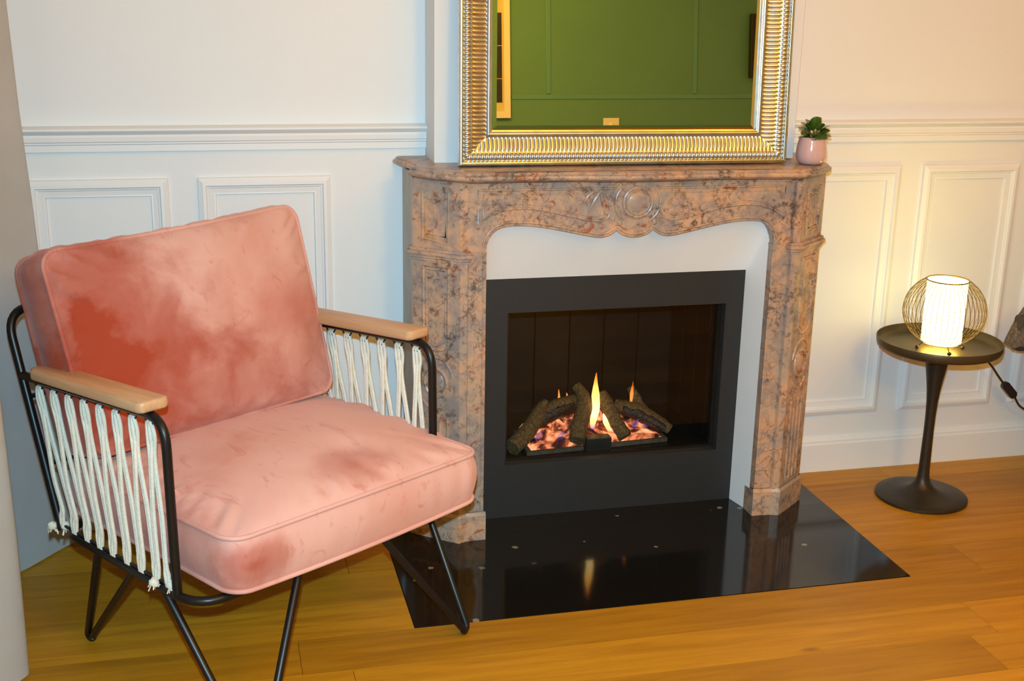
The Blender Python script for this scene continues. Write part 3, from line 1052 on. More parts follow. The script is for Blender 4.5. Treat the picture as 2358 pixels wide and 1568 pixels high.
# firebox lining: panels one by one, grooves between
FBX0, FBX1, FBY, FBZ0, FBZ1 = GX0 - 0.03, GX1 + 0.018, 0.30, 0.150, 0.68
lining = empty('firebox', (XC, 0, FBZ0), label=None)
lining.parent = insert
lining.location = (0, 0 - IY, FBZ0)
def fpart(name, bm, mat, parent=lining, **kw):
    off = Vector((XC, 0, FBZ0))
    bmesh.ops.translate(bm, verts=bm.verts, vec=-off)
    return obj(name, bm, mat, parent, **kw)
xs = [FBX0 + (FBX1 - FBX0) * i / 6 for i in range(7)]
for a, b in zip(xs, xs[1:]):
    bm = BM(); box(bm, a + 0.0015, b - 0.0015, FBY, FBY + 0.012, FBZ0, FBZ1, 0.0012, 1); fpart('back_panel', bm, 'firebox', smooth=False)
ys = [IY + 0.046, -0.02, 0.085, 0.19, FBY]
for x0, x1 in ((FBX0 - 0.012, FBX0), (FBX1, FBX1 + 0.012)):
    for a, b in zip(ys, ys[1:]):
        bm = BM(); box(bm, x0, x1, a + 0.0015, b - 0.0015, FBZ0, FBZ1, 0.0012, 1); fpart('side_panel', bm, 'firebox', smooth=False)
bm = BM(); box(bm, FBX0 - 0.02, FBX1 + 0.02, IY + 0.045, FBY + 0.03, FBZ0 - 0.01, FBZ0 + 0.006); fpart('floor_plate', bm, 'firebox_floor', smooth=False)
bm = BM()
box(bm, FBX0 - 0.02, FBX1 + 0.02, IY + 0.045, FBY + 0.03, FBZ1, FBZ1 + 0.01)
box(bm, FBX0 - 0.02, FBX1 + 0.02, FBY + 0.012, FBY + 0.03, FBZ0, FBZ1)
box(bm, FBX0 - 0.03, FBX0 - 0.012, IY + 0.045, FBY + 0.03, FBZ0, FBZ1)
box(bm, FBX1 + 0.012, FBX1 + 0.03, IY + 0.045, FBY + 0.03, FBZ0, FBZ1)
fpart('casing', bm, 'firebox', smooth=False)

# burner with ember bed
burner = empty('gas_burner', (XC, 0, 0.156), label='gas burner tray with glowing ember bed among the ceramic logs', cat='burner')
bm = BM()
prism_z(bm, [(0.075, -0.082), (0.535, -0.045), (0.53, 0.11), (0.08, 0.11)], 0.1565, 0.168)
obj('tray', bm, 'burner_tray', burner, smooth=False, world=True)
bm = BM()
nx, ny = 60, 24
grid = [[None] * (ny + 1) for _ in range(nx + 1)]
for i in range(nx + 1):
    for j in range(ny + 1):
        u, v = i / nx, j / ny
        x = 0.09 + 0.43 * u
        yf = -0.070 + 0.035 * u
        y = yf + (0.10 - yf) * v
        h = 0.168 + (0.022 + 0.05 * v) * (math.sin(PI * u) ** 0.5) * (0.6 + 0.8 * abs(noise.noise(Vector((x * 28, y * 28, 1.3)))))
        if i in (0, nx) or j in (0,):
            h = 0.1685
        grid[i][j] = bm.verts.new((x, y, h))
for i in range(nx):
    for j in range(ny):
        bm.faces.new((grid[i][j], grid[i + 1][j], grid[i + 1][j + 1], grid[i][j + 1]))
o = obj('ember_bed', bm, 'ember', burner, world=True, angle=25)
o['kind'] = 'stuff'
bm = BM(); box(bm, 0.257, 0.336, -0.094, -0.055, 0.1575, 0.201, 0.002); obj('pilot_box', bm, 'insert_steel', burner, smooth=False, world=True)

def ceramic_log(pts, rads, label, seed, char=False, branch=None):
    P = catmull(pts, 7)
    m = len(P)
    R = []
    for i in range(m):
        t = i / (m - 1) * (len(rads) - 1)
        k = min(int(t), len(rads) - 2)
        R.append(rads[k] + (rads[k + 1] - rads[k]) * (t - k))
    root = empty('ceramic_log', tuple(Vector(pts[0]) - Vector((0, 0, rads[0]))), label=label, cat='log', group='ceramic logs in the gas fire')
    def rough(bm, s):
        for v in bm.verts:
            d = noise.noise(v.co * 70 + Vector((s, 0, 0))) * 0.0035 + noise.noise(v.co * 180 + Vector((0, s, 0))) * 0.0018
            v.co += Vector((d, d * 0.6, d))
    bm = BM(); tube(bm, P, R, 14); rough(bm, seed)
    obj('bark', bm, 'log', root, world=True, angle=60)
    if char:    # scorched underside
        bm = BM()
        Q = [p + Vector((-0.001, -0.008, -0.007)) for p in P[3:-3]]
        tube(bm, Q, [r * 0.90 for r in R[3:-3]], 14)
        for v in bm.verts:
            d = noise.noise(v.co * 110) * 0.005
            v.co += Vector((d * 0.3, -abs(d), d * 0.4))
        obj('charred_side', bm, 'char', root, world=True, angle=60)
    if branch:
        bm = BM(); tube(bm, catmull(branch[0], 5), branch[1] if isinstance(branch[1], float) else branch[1], 10); rough(bm, seed + 3)
        obj('branch_stub', bm, 'log', root, world=True, angle=60)
    return root
ceramic_log([(0.030, -0.074, 0.184), (0.088, -0.030, 0.214), (0.135, 0.020, 0.252), (0.160, 0.050, 0.275)], [0.027, 0.026, 0.021, 0.013], 'knobbly brown log at the left end of the fire, nearest the glass', 3,
            branch=([(0.135, 0.025, 0.255), (0.150, 0.030, 0.272), (0.163, 0.035, 0.290)], 0.009))
ceramic_log([(0.130, 0.055, 0.203), (0.165, 0.058, 0.234), (0.215, 0.066, 0.252), (0.285, 0.080, 0.262)], [0.022, 0.026, 0.028, 0.026], 'charred arching log behind the left of the fire', 11, char=True)
ceramic_log([(0.233, -0.072, 0.190), (0.250, -0.035, 0.222), (0.281, 0.020, 0.264), (0.286, 0.060, 0.290), (0.272, 0.085, 0.312)], [0.026, 0.026, 0.024, 0.021, 0.014], 'upright brown log left of the tall flame', 19)
ceramic_log([(0.394, -0.052, 0.184), (0.374, -0.012, 0.222), (0.358, 0.035, 0.262), (0.343, 0.060, 0.288)], [0.020, 0.022, 0.024, 0.022], 'leaning tan log right of the tall flame', 27)
ceramic_log([(0.556, -0.010, 0.180), (0.510, 0.018, 0.208), (0.460, 0.045, 0.232), (0.402, 0.080, 0.244)], [0.015, 0.023, 0.024, 0.019], 'long scorched log sloping down at the right of the fire', 35, char=True,
            branch=([(0.490, 0.065, 0.225), (0.470, 0.085, 0.262), (0.455, 0.095, 0.295)], [0.017] * 2 + [0.016] * 4 + [0.014] * 4 + [0.010]))

FL_MAIN = mk_flame('flame_main', 0.0, 0.175, [(0.0, (0.10, 0.10, 0.5)), (0.10, (1.0, 0.45, 0.12)), (0.30, (1.0, 0.72, 0.30)), (0.65, (1.0, 0.50, 0.10)), (1.0, (0.9, 0.18, 0.01))], 3.6)
FL_SMALL = mk_flame('flame_small', 0.0, 0.06, [(0.0, (1.0, 0.42, 0.10)), (0.6, (1.0, 0.34, 0.06)), (1.0, (0.8, 0.14, 0.01))], 1.4)
FL_BLUE = mk_flame('flame_blue', 0.0, 0.04, [(0.0, (0.10, 0.10, 0.60)), (0.6, (0.20, 0.12, 0.50)), (1.0, (0.5, 0.14, 0.12))], 0.8, 0.38)
def flame(base, pts, rads, mat, label, flat=0.5):
    bm = BM()
    P = catmull(pts, 6)
    m = len(P)
    R = []
    for i in range(m):
        t = i / (m - 1) * (len(rads) - 1)
        k = min(int(t), len(rads) - 2)
        R.append(rads[k] + (rads[k + 1] - rads[k]) * (t - k))
    tube(bm, P, R, 12, flat=flat)
    o = obj('flame', bm, mat, angle=80)
    o.location = base
    tagp(o, label, 'flame', 'flames of the gas fire')
    return o
flame((0.303, -0.002, 0.198), [(0, 0, 0), (0.002, 0, 0.03), (0.009, 0, 0.065), (0.006, 0, 0.11), (0.005, 0, 0.15), (0.006, 0, 0.182)], [0.005, 0.011, 0.012, 0.013, 0.006, 0.0008], FL_MAIN, 'tallest yellow flame between the two middle logs')
flame((0.364, -0.012, 0.182), [(0, 0, 0), (-0.010, 0, 0.018), (-0.021, 0.004, 0.040), (-0.029, 0.006, 0.066)], [0.003, 0.008, 0.009, 0.001], FL_MAIN, 'short slanted yellow flame leaning on the tan log')
flame((0.223, 0.105, 0.252), [(0, 0, 0), (0.001, 0, 0.018), (-0.001, 0, 0.045)], [0.005, 0.004, 0.0006], FL_SMALL, 'thin orange flame above the charred arching log')
flame((0.255, 0.105, 0.258), [(0, 0, 0), (-0.003, 0, 0.010), (-0.007, 0, 0.026)], [0.005, 0.004, 0.0006], FL_SMALL, 'tiny orange flame behind the upright log')
flame((0.451, 0.070, 0.250), [(0, 0, 0), (0.001, 0, 0.03), (0.004, 0, 0.070)], [0.004, 0.006, 0.0006], FL_SMALL, 'narrow orange flame beside the stub of the right log')
for i, (x, y, z, lab) in enumerate(((0.120, -0.03, 0.185, 'low blue flame at the left end of the embers'), (0.185, -0.045, 0.186, 'low blue flame over the embers left of the upright log'), (0.440, 0.005, 0.188, 'low blue flame just right of the tan log'), (0.480, 0.010, 0.185, 'low blue flame under the right log'))):
    flame((x, y, z), [(0, 0, 0), (0.004, 0, 0.012), (0.016, 0.002, 0.030)], [0.006, 0.010, 0.0006], FL_BLUE, lab)

# ------------------------------------------------------------------ leaning mirror with a fluted champagne frame
LEAN = math.radians(3.3)
mirror = empty('wall_mirror', (0.2975, -0.2135, 1.0480), rx=-LEAN, label='large leaning mirror in a fluted champagne-silver frame on the mantel shelf', cat='mirror')
mirror.rotation_euler = (-LEAN, math.radians(0.35), 0)
MW, MH, FWD = 0.4675, 1.20, 0.0925     # half width, height, frame width
# profile across a frame side: (distance from outer edge, proud of back)
def frame_h(d):
    pts = [(0.000, 0.024), (0.002, 0.0275), (0.009, 0.0285), (0.0105, 0.0275), (0.012, 0.0225), (0.016, 0.0265), (0.022, 0.0290), (0.029, 0.0270), (0.033, 0.0225), (0.0345, 0.0215), (0.040, 0.0210), (0.050, 0.0185), (0.062, 0.0140), (0.072, 0.0105), (0.0765, 0.0105), (0.079, 0.0150), (0.081, 0.0160), (0.086, 0.0150), (0.0875, 0.0120), (0.0905, 0.0115), (0.0925, 0.0050)]
    for (a, b), (c, e) in zip(pts, pts[1:]):
        if d <= c:
            return b + (e - b) * (d - a) / (c - a)
    return pts[-1][1]
def flute_amp(d):
    if 0.0125 < d < 0.033:
        return 0.0042 * math.sin(PI * (d - 0.0125) / 0.0205) ** 0.6
    if 0.0345 < d < 0.0775:
        t = (d - 0.0345) / 0.043
        return 0.0030 * min(1.0, 6 * t, 9 * (1 - t)) ** 0.7
    return 0.0
PITCH_R = 0.01135
def frame_side(length, half):
    """one mitred side; local: u along, d across (0 outer .. FWD inner), h proud"""
    bm = BM()
    ds = [0, 0.001, 0.002, 0.005, 0.009, 0.0105, 0.012, 0.014, 0.0165, 0.020, 0.0235, 0.027, 0.030, 0.0325, 0.0340, 0.036, 0.039, 0.045, 0.053, 0.061, 0.068, 0.073, 0.0755, 0.0772, 0.079, 0.081, 0.086, 0.0875, 0.0905, 0.0925]
    per = 8
    n = int(round(length / PITCH_R)) * per
    us = [length * i / n for i in range(n + 1)]
    grid = []
    for i, u in enumerate(us):
        ph = abs(math.sin(PI * i / per))
        col = []
        for d in ds:
            uu = min(max(u, d), length - d)
            edge = min(uu - d, length - d - uu)
            k = 1.0 if edge > 0.002 else 0.0
            h = frame_h(d) - flute_amp(d) * (1 - ph ** 0.8) * k
            col.append((uu, d, h))
        grid.append(col)
    return grid, ds
def build_side(name, length, to_local):
    grid, ds = frame_side(length, None)
    bm = BM()
    V = [[bm.verts.new(to_local(*p)) for p in col] for col in grid]
    for i in range(len(V) - 1):
        for j in range(len(ds) - 1):
            q = (V[i][j], V[i + 1][j], V[i + 1][j + 1], V[i][j + 1])
            bm.faces.new(q)
    # outer flank and flat back
    a0, a1 = to_local(0, 0, 0), to_local(length, 0, 0)
    b0, b1 = to_local(FWD, FWD, 0), to_local(length - FWD, FWD, 0)
    A0, A1, B0, B1 = (bm.verts.new(p) for p in (a0, a1, b0, b1))
    row = [V[i][0] for i in range(len(V))]
    bm.faces.new([A0, A1] + row[::-1])
    rowi = [V[i][-1] for i in range(len(V))]
    bm.faces.new((A0, B0, B1, A1))
    bmesh.ops.dissolve_degenerate(bm, dist=1e-6, edges=bm.edges)
    obj(name, bm, 'champagne', mirror, angle=55)
build_side('frame_rail', 2 * MW, lambda u, d, h: (-MW + u, -h, d))
build_side('frame_rail', 2 * MW, lambda u, d, h: (MW - u, -h, MH - d))
build_side('frame_rail', MH, lambda u, d, h: (-MW + d, -h, MH - u))
build_side('frame_rail', MH, lambda u, d, h: (MW - d, -h, u))
bm = BM()
gx, gz0, gz1 = MW - FWD, FWD, MH - FWD
bw = 0.012
yo, yi = -0.0050, -0.0064      # bevel rises to the flat face
O4 = [bm.verts.new((x, yo, z)) for x, z in ((-gx, gz0), (gx, gz0), (gx, gz1), (-gx, gz1))]
I4 = [bm.verts.new((x, yi, z)) for x, z in ((-gx + bw, gz0 + bw), (gx - bw, gz0 + bw), (gx - bw, gz1 - bw), (-gx + bw, gz1 - bw))]
bm.faces.new(I4)
for k in range(4):
    bm.faces.new((O4[k], O4[(k + 1) % 4], I4[(k + 1) % 4], I4[k]))
obj('mirror_glass', bm, 'mirror', mirror, smooth=False)
bm = BM(); box(bm, -MW + 0.004, MW - 0.004, 0.0002, 0.004, 0.004, MH - 0.004)
obj('backing_board', bm, 'walnut', mirror, smooth=False)

# ------------------------------------------------------------------ pink velvet armchair (local: x = across, y = backwards, z = up)
CH_O, CH_TH = Vector((-0.916, -1.057, 0)), 0.604
CW = 0.735
chair = empty('armchair', CH_O, rz=CH_TH, label='pink velvet armchair with black rod frame, rope sides and wooden armrests', cat='armchair')
def L(s, w, z):
    return (w, -s, z)
ROD = 0.0100
# welded rod frame
bm = BM()
zf, zr = 0.308, 0.306
loop = fillet([L(0.078, 0.0, zf - 0.002), L(0.078, CW, zf - 0.002), L(-0.462, CW, zr), L(-0.462, 0.0, zr)], 0.085, 8, closed=True)
tube(bm, loop, ROD, 10, closed=True)
for w in (0.12, 0.245, 0.37, 0.495, 0.62):      # seat cross rods under the cushion
    tube(bm, [L(0.075, w, zf - 0.002), L(-0.46, w, zr)], 0.005, 6)
seat_frame = obj('seat_frame', bm, 'black_rod', chair)
bm = BM()
back = fillet([L(-0.455, 0.0, zr), L(-0.625, 0.0, 0.789), L(-0.625, CW, 0.789), L(-0.455, CW, zr)], 0.062, 8)
tube(bm, back, ROD, 10)
for z, s in ((0.45, -0.506), (0.60, -0.559)):
    tube(bm, [L(s, 0.005, z), L(s, CW - 0.005, z)], 0.006, 8)
obj('back_frame', bm, 'black_rod', chair)
for w in (0.0, CW):
    bm = BM()
    arm = fillet([L(-0.579, w, 0.648), L(-0.005, w, 0.688), L(0.002, w, zf - 0.004)], 0.062, 8)
    tube(bm, arm, ROD, 10)
    obj('arm_frame', bm, 'black_rod', chair)
# hairpin legs
for tops, foot in ((((-0.049, 0.0), (0.080, 0.252)), (0.225, 0.018)), (((-0.049, CW), (0.080, CW - 0.252)), (0.161, 0.684)), (((-0.300, 0.0), (-0.16, 0.0)), (-0.458, 0.049)), (((-0.300, CW), (-0.16, CW)), (-0.458, CW - 0.049))):
    bm = BM()
    p1 = Vector(L(tops[0][0], tops[0][1], zf)); p2 = Vector(L(tops[1][0], tops[1][1], zf - 0.004))
    ft = Vector(L(foot[0], foot[1], 0.0))
    dirm = (p2 - p1); dirm.z = 0; dirm.normalize()
    wf = 0.011
    c0 = ft + Vector((0, 0, 0.0095))
    arc = []
    for k in range(9):
        a = PI * (k / 8)
        arc.append(c0 - dirm * wf * math.cos(a) + Vector((0, 0, wf * 0.9 * (1 - math.sin(a)))) )
    tube(bm, [p1] + arc + [p2], 0.0088, 10)
    obj('leg', bm, 'black_rod', chair)

# wooden armrests
for w0, mirr in ((0.0, 1), (CW, -1)):
    bm = BM()
    outl = [(-0.508, -0.012), (-0.478, -0.030), (-0.050, -0.032), (-0.040, -0.024), (-0.040, 0.030), (-0.050, 0.040), (-0.475, 0.040), (-0.506, 0.024)]
    outl = [(s, mirr * w + w0) for s, w in outl]
    n = len(outl)
    def zb(s):
        return 0.648 + (s + 0.579) / 0.574 * 0.040 + 0.0085
    lo = [bm.verts.new(L(s, w, zb(s))) for s, w in outl]
    hi = [bm.verts.new(L(s, w, zb(s) + 0.024)) for s, w in outl]
    fl = bm.faces.new(lo); fh = bm.faces.new(hi)
    for i in range(n):
        bm.faces.new((lo[i], lo[(i + 1) % n], hi[(i + 1) % n], hi[i]))
    bmesh.ops.bevel(bm, geom=list(bm.edges), offset=0.0075, segments=3, affect='EDGES', profile=0.5)
    obj('armrest', bm, 'arm_wood', chair, angle=70)

# rope sides
RR = 0.0043
def rope_side(w0):
    out = -1 if w0 == 0 else 1
    n = 8
    arm_z = lambda s: 0.648 + (s + 0.579) / 0.574 * 0.040
    tops = [-0.500 + (0.441 / 7) * i for i in range(n)]
    bots = [-0.452, -0.395, -0.340, -0.288, -0.236, -0.180, -0.126, -0.070, -0.026]
    zt = lambda s: arm_z(s) - 0.016
    zbm = 0.322
    # hook wires, a zigzag under the arm and above the rail
    bm = BM()
    for s in tops:
        tube(bm, [L(s - 0.020, w0, arm_z(s) - 0.006), L(s - 0.004, w0, zt(s) - 0.010), L(s + 0.004, w0, zt(s) - 0.010), L(s + 0.020, w0, arm_z(s) - 0.006)], 0.0022, 6)
    obj('hook_wire', bm, 'black_rod', chair)
    bm = BM()
    for s in bots[1:-1]:
        tube(bm, [L(s - 0.018, w0, zf + 0.004), L(s - 0.004, w0, zbm - 0.002), L(s + 0.004, w0, zbm - 0.002), L(s + 0.018, w0, zf + 0.004)], 0.0022, 6)
    tube(bm, [L(-0.440, w0, zf + 0.012), L(-0.03, w0, zf + 0.012)], 0.0035, 6)
    obj('hook_wire', bm, 'black_rod', chair)
    for i, s in enumerate(tops):
        bm = BM()
        for pair, sb in ((-1, bots[i]), (1, bots[i + 1])):
            for k in (-1, 1):
                top = Vector((s + pair * 0.0038 + k * 0.0040, zt(s) - 0.004))
                bulge = Vector((s + pair * 0.0050 + k * 0.0042 + 0.004, zt(s) - 0.030))
                tw = zt(s) - 0.085
                fr = 0.27
                cross = Vector((s + (bots[i] + bots[i + 1]) * 0.5 * fr - s * fr + k * 0.0028, tw))
                mid = Vector((s * 0.35 + sb * 0.65 - pair * 0.002 + k * 0.0027, zt(s) - 0.20))
                near = Vector((sb - pair * 0.007 + k * 0.0026, zbm + 0.045))
                neck = Vector((sb - pair * 0.0045 + k * 0.0042, zbm + 0.020))
                end = Vector((sb - pair * 0.0030 + k * 0.0030, zbm - 0.006))
                pts = [top, bulge, cross, mid, near, neck, end]
                ly = [0.0, k * 0.002, pair * 0.004, pair * 0.002, 0.0, 0.001 * k, 0.0]
                P3 = [L(p.x, w0 + out * 0.001 + ly[q], p.y) for q, p in enumerate(pts)]
                # loop over the hook
                P3 = [L(s + pair * 0.002, w0 + out * 0.001, zt(s) - 0.0015)] + P3
                tube(bm, catmull(P3, 5), RR, 7)
        obj('rope', bm, 'rope', chair, angle=70)
    # frayed end knots
    for sk, ww in ((-0.466, -0.016), (-0.446, 0.004), (-0.058, -0.016), (-0.020, 0.000)):
        bm = BM()
        rnd = random.Random(int(1000 * (sk + 2)) + int(w0 * 10))
        c = Vector(L(sk, w0 - out * -ww * 0.6 if False else w0 + out * (-ww), 0.318 if sk < -0.2 else 0.322))
        ball(bm, c, 0.0105, 12, 8, (1, 1.1, 0.95))
        for v in bm.verts:
            d = noise.noise(v.co * 160) * 0.004
            v.co += (v.co - c).normalized() * d
        for q in range(12):
            a = rnd.uniform(0, 2 * PI)
            e = c + Vector((math.cos(a) * 0.012, math.sin(a) * 0.012, rnd.uniform(-0.022, -0.006)))
            tube(bm, [c, (c + e) / 2 + Vector((0, 0, 0.003)), e], 0.0013, 5)
        obj('rope_knot', bm, 'rope', chair, angle=80)
rope_side(0.0)
rope_side(CW)

# cushions: sewn box cushions with piping, puckers at the seams
def box_cushion(parent_name, hx, hy, h, rc, crown_t, crown_b, warp, seed, pucker=0.0065, hollow=None):
    n = 64
    def rim(u, v):
        # point on a rounded rectangle in direction (u, v), |max|=1
        x, y = u * hx, v * hy
        cx, cy = hx - rc, hy - rc
        if abs(x) > cx and abs(y) > cy:
            sx, sy = math.copysign(1, x), math.copysign(1, y)
            dx, dy = abs(x) - cx, abs(y) - cy
            # angle along corner
            if abs(u) >= abs(v):
                a = (PI / 4) * (dy / rc)
            else:
                a = PI / 2 - (PI / 4) * (dx / rc)
            return Vector((sx * (cx + rc * math.cos(a)), sy * (cy + rc * math.sin(a))))
        return Vector((x, y))
    def surf(sign, crown):
        bm_pts = []
        for i in range(n + 1):
            col = []
            for j in range(n + 1):
                u, v = -1 + 2 * i / n, -1 + 2 * j / n
                # denser near the edges
                u, v = math.sin(u * PI / 2), math.sin(v * PI / 2)
                t = max(abs(u), abs(v))
                if t < 1e-6:
                    P = Vector((0, 0))
                else:
                    P = rim(u / t, v / t) * t
                e = (1 - abs(u) ** 2.6) * (1 - abs(v) ** 2.6)
                z = crown * max(0.0, e) ** 0.62
                # puckers run away from the seam
                ed = 1 - t
                along = math.atan2(P.y / hy, P.x / hx)
                pk = noise.noise(Vector((math.cos(along) * 9 + seed, math.sin(along) * 9, 2.0 * ed + sign)))
                pk2 = noise.noise(Vector((math.cos(along) * 22 + seed, math.sin(along) * 22, 5.0 + sign)))
                z += (pk * pucker + pk2 * pucker * 0.9) * math.exp(-((ed - 0.09) / 0.11) ** 2) * 1.8 * min(1.0, ed / 0.045)
                z += noise.noise(Vector((P.x * 5 + seed, P.y * 5, sign))) * 0.006 * max(0, e)
                z += noise.noise(Vector((P.x * 16 + seed, P.y * 11, sign * 3))) * 0.0022 * min(1, 4 * ed)
                if hollow and sign > 0:
                    z -= hollow(P.x, P.y)
                col.append((P.x, P.y, sign * (h / 2 + z)))
            bm_pts.append(col)
        return bm_pts
    bm = BM()
    T, B = surf(1, crown_t), surf(-1, crown_b)
    VT = [[bm.verts.new(p) for p in c] for c in T]
    VB = [[bm.verts.new(p) for p in c] for c in B]
    for V, fl in ((VT, False), (VB, True)):
        for i in range(n):
            for j in range(n):
                q = (V[i][j], V[i + 1][j], V[i + 1][j + 1], V[i][j + 1])
                bm.faces.new(q[::-1] if fl else q)
    loop = [(i, 0) for i in range(n)] + [(n, j) for j in range(n)] + [(n - i, n) for i in range(n)] + [(0, n - j) for j in range(n)]
    # boxing strip
    m = 8
    rings = [[VB[i][j] for i, j in loop]]
    cnt = len(loop)
    for k in range(1, m):
        t = k / m
        ring = []
        for q, (i, j) in enumerate(loop):
            a, b = VB[i][j].co, VT[i][j].co
            p = a.lerp(b, t)
            o2 = Vector((p.x / hx, p.y / hy, 0))
            mx = max(abs(o2.x), abs(o2.y))
            nrm = Vector((p.x if abs(o2.x) > 0.93 * mx else 0, p.y if abs(o2.y) > 0.93 * mx else 0, 0))
            if nrm.length > 0: nrm.normalize()
            wv = noise.noise(Vector((p.x * 34 + seed, p.y * 34, p.z * 7))) * 0.0055
            bul = 0.012 * math.sin(PI * t)
            ring.append(bm.verts.new(p + nrm * (bul + wv * math.sin(PI * t))))
        rings.append(ring)
    rings.append([VT[i][j] for i, j in loop])
    for A, Bq in zip(rings, rings[1:]):
        for q in range(cnt):
            bm.faces.new((A[q], A[(q + 1) % cnt], Bq[(q + 1) % cnt], Bq[q]))
    pip = []
    for V in (VT, VB):
        pts = [V[i][j].co.copy() for i, j in loop[::2]]
        c = sum(pts, Vector()) / len(pts)
        pts = [p + Vector((p.x - c.x, p.y - c.y, 0)).normalized() * 0.002 for p in pts]
        pip.append(pts)
    for v in bm.verts:
        v.co = warp(v.co)
    vm = 'velvet_back' if parent_name == 'back_cushion' else 'velvet_seat'
    o = obj(parent_name, bm, vm, chair, angle=75)
    for pts in pip:
        b2 = BM()
        tube(b2, [warp(p) for p in pts], 0.0052, 8, closed=True)
        obj('piping', b2, vm, o, angle=80)
    return o

S0, S1, W0, W1 = -0.475, 0.112, 0.036, 0.752
def seat_warp(p):
    # p.x across, p.y along depth (+ = front)
    s = (S0 + S1) / 2 + p.y
    w = (W0 + W1) / 2 + p.x
    tf = (s - S0) / (S1 - S0)
    tw = (w - W0) / (W1 - W0)
    w += tf * (0.016 + 0.014 * tw) + 0.008 * (1 - tw) * tf
    z = 0.331 + 0.055 + p.z
    z += 0.010 * (1 - tf) - 0.010 * tw * tf
    # front hem droops over the frame rod
    if p.z < 0.02:
        z -= 0.016 * max(0.0, (tf - 0.6) / 0.4) * math.sin(PI * min(1, max(0, 0.06 + 0.88 * tw))) ** 0.5 * (1 - max(0, (p.z + 0.055) / 0.075))
    return Vector(L(s, w, z))
def seat_hollow(x, y):
    return 0.014 * math.exp(-((x - 0.08) / 0.12) ** 2 - ((y - 0.19) / 0.06) ** 2) * (0.25 + 1.3 * abs(noise.noise(Vector((x * 34 + y * 26, y * 5 - x * 4, 0)))))
box_cushion('seat_cushion', (W1 - W0) / 2, (S1 - S0) / 2, 0.110, 0.045, 0.070, 0.010, seat_warp, 3.1, hollow=seat_hollow)
BLEAN = math.radians(17.0)
BH = 0.232
def back_warp(p):
    # p.x across, p.y up the back, p.z thickness (+ = front)
    wv = 0.362 + p.x * (1.0 - 0.03 * (1 - (p.y + BH) / (2 * BH)))
    upv = p.y + BH
    sag = 0.012 * math.sin(PI * (p.x / 0.72 + 0.5)) * (upv / (2 * BH)) if True else 0
    base_s, base_z = -0.402, 0.492
    s = base_s - upv * math.sin(BLEAN) + p.z * math.cos(BLEAN)
    z = base_z + upv * math.cos(BLEAN) + p.z * math.sin(BLEAN) + 0.012 * (p.x / 0.36) * (upv / (2 * BH)) - sag * 0.6
    # slumps: lower edge thicker
    s += 0.018 * (1 - upv / (2 * BH)) * (0.5 + p.z / 0.13)
    return Vector(L(s, wv, z))
box_cushion('back_cushion', 0.345, BH, 0.125, 0.040, 0.058, 0.030, back_warp, 8.7)

# ------------------------------------------------------------------ round side table
TX, TY = 1.300, -0.268
table = empty('side_table', (TX, TY, 0), label='black metal pedestal table with round tray top beside the wall', cat='table')
bm = BM()
lathe(bm, [(0, 0.0005), (0.136, 0.0005), (0.139, 0.003), (0.139, 0.009), (0.135, 0.0125), (0.110, 0.0155), (0.080, 0.0195), (0.055, 0.026), (0.036, 0.037), (0.024, 0.053), (0.0185, 0.072), (0.0168, 0.095)], 64)
obj('base', bm, 'table_metal', table)
bm = BM()
lathe(bm, [(0.0168, 0.094), (0.0158, 0.16), (0.0150, 0.22), (0.0152, 0.27), (0.0170, 0.315), (0.0200, 0.350), (0.0245, 0.385), (0.0310, 0.425), (0.0365, 0.455), (0.0430, 0.4815), (0, 0.4815)], 40)
obj('stem', bm, 'table_metal', table)
bm = BM()
lathe(bm, [(0, 0.4818), (0.150, 0.4818), (0.172, 0.484), (0.179, 0.489), (0.182, 0.496), (0.1835, 0.512), (0.1825, 0.5135), (0.181, 0.5125), (0.1785, 0.499), (0.174, 0.4925), (0.165, 0.4895), (0.150, 0.4885), (0, 0.4885)], 80)
obj('tray_top', bm, 'tray_lamplit', table)

# ------------------------------------------------------------------ wire globe lamp
LX, LY, LZ = 1.288, -0.293, 0.4887
lamp = empty('table_lamp', (LX, LY, LZ), label='lit globe table lamp of thin brass wires around a white shade', cat='lamp')
CZ, RXY, RZ2 = 0.1200, 0.1185, 0.1085
ztop, zbot = 0.2135, 0.0225
def globe_r(z):
    t = max(-1, min(1, (z - CZ) / RZ2))
    return RXY * math.sqrt(max(0, 1 - t * t))
NW = 46
pts = []
for i in range(21):
    z = zbot + (ztop - zbot) * (0.5 - 0.5 * math.cos(PI * i / 20))
    pts.append((globe_r(z), 0, z))
bm = BM(); tube(bm, pts, 0.00085, 5, caps=False)
wire0 = obj('wire', bm, 'brass_wire', lamp)
for k in range(1, NW):
    wk = wire0.copy(); COL.objects.link(wk); wk.parent = lamp
    wk.rotation_euler = (0, 0, 2 * PI * k / NW)
for z in (ztop, zbot):
    bm = BM()
    r = globe_r(z)
    tube(bm, [(r * math.cos(2 * PI * k / 48), r * math.sin(2 * PI * k / 48), z) for k in range(48)], 0.0020, 8, closed=True)
    obj('ring', bm, 'brass_wire', lamp)
bm = BM()
SR = 0.0580
lathe(bm, [(SR * 0.97, 0.0235), (SR, 0.028), (SR, 0.208), (SR * 0.985, 0.2115), (SR * 0.97, 0.208), (SR * 0.965, 0.028), (SR * 0.95, 0.0235), (SR * 0.97, 0.0235)], 48)
obj('shade', bm, 'lamp_shade', lamp)
bm = BM(); lathe(bm, [(0, 0.024), (0.016, 0.024), (0.017, 0.06), (0.026, 0.085), (0.030, 0.110), (0.026, 0.135), (0.012, 0.150), (0, 0.152)], 24)
obj('bulb', bm, mk_emit('bulb_glow', (1.0, 0.84, 0.36), 14.0 * SHADE_K), lamp)
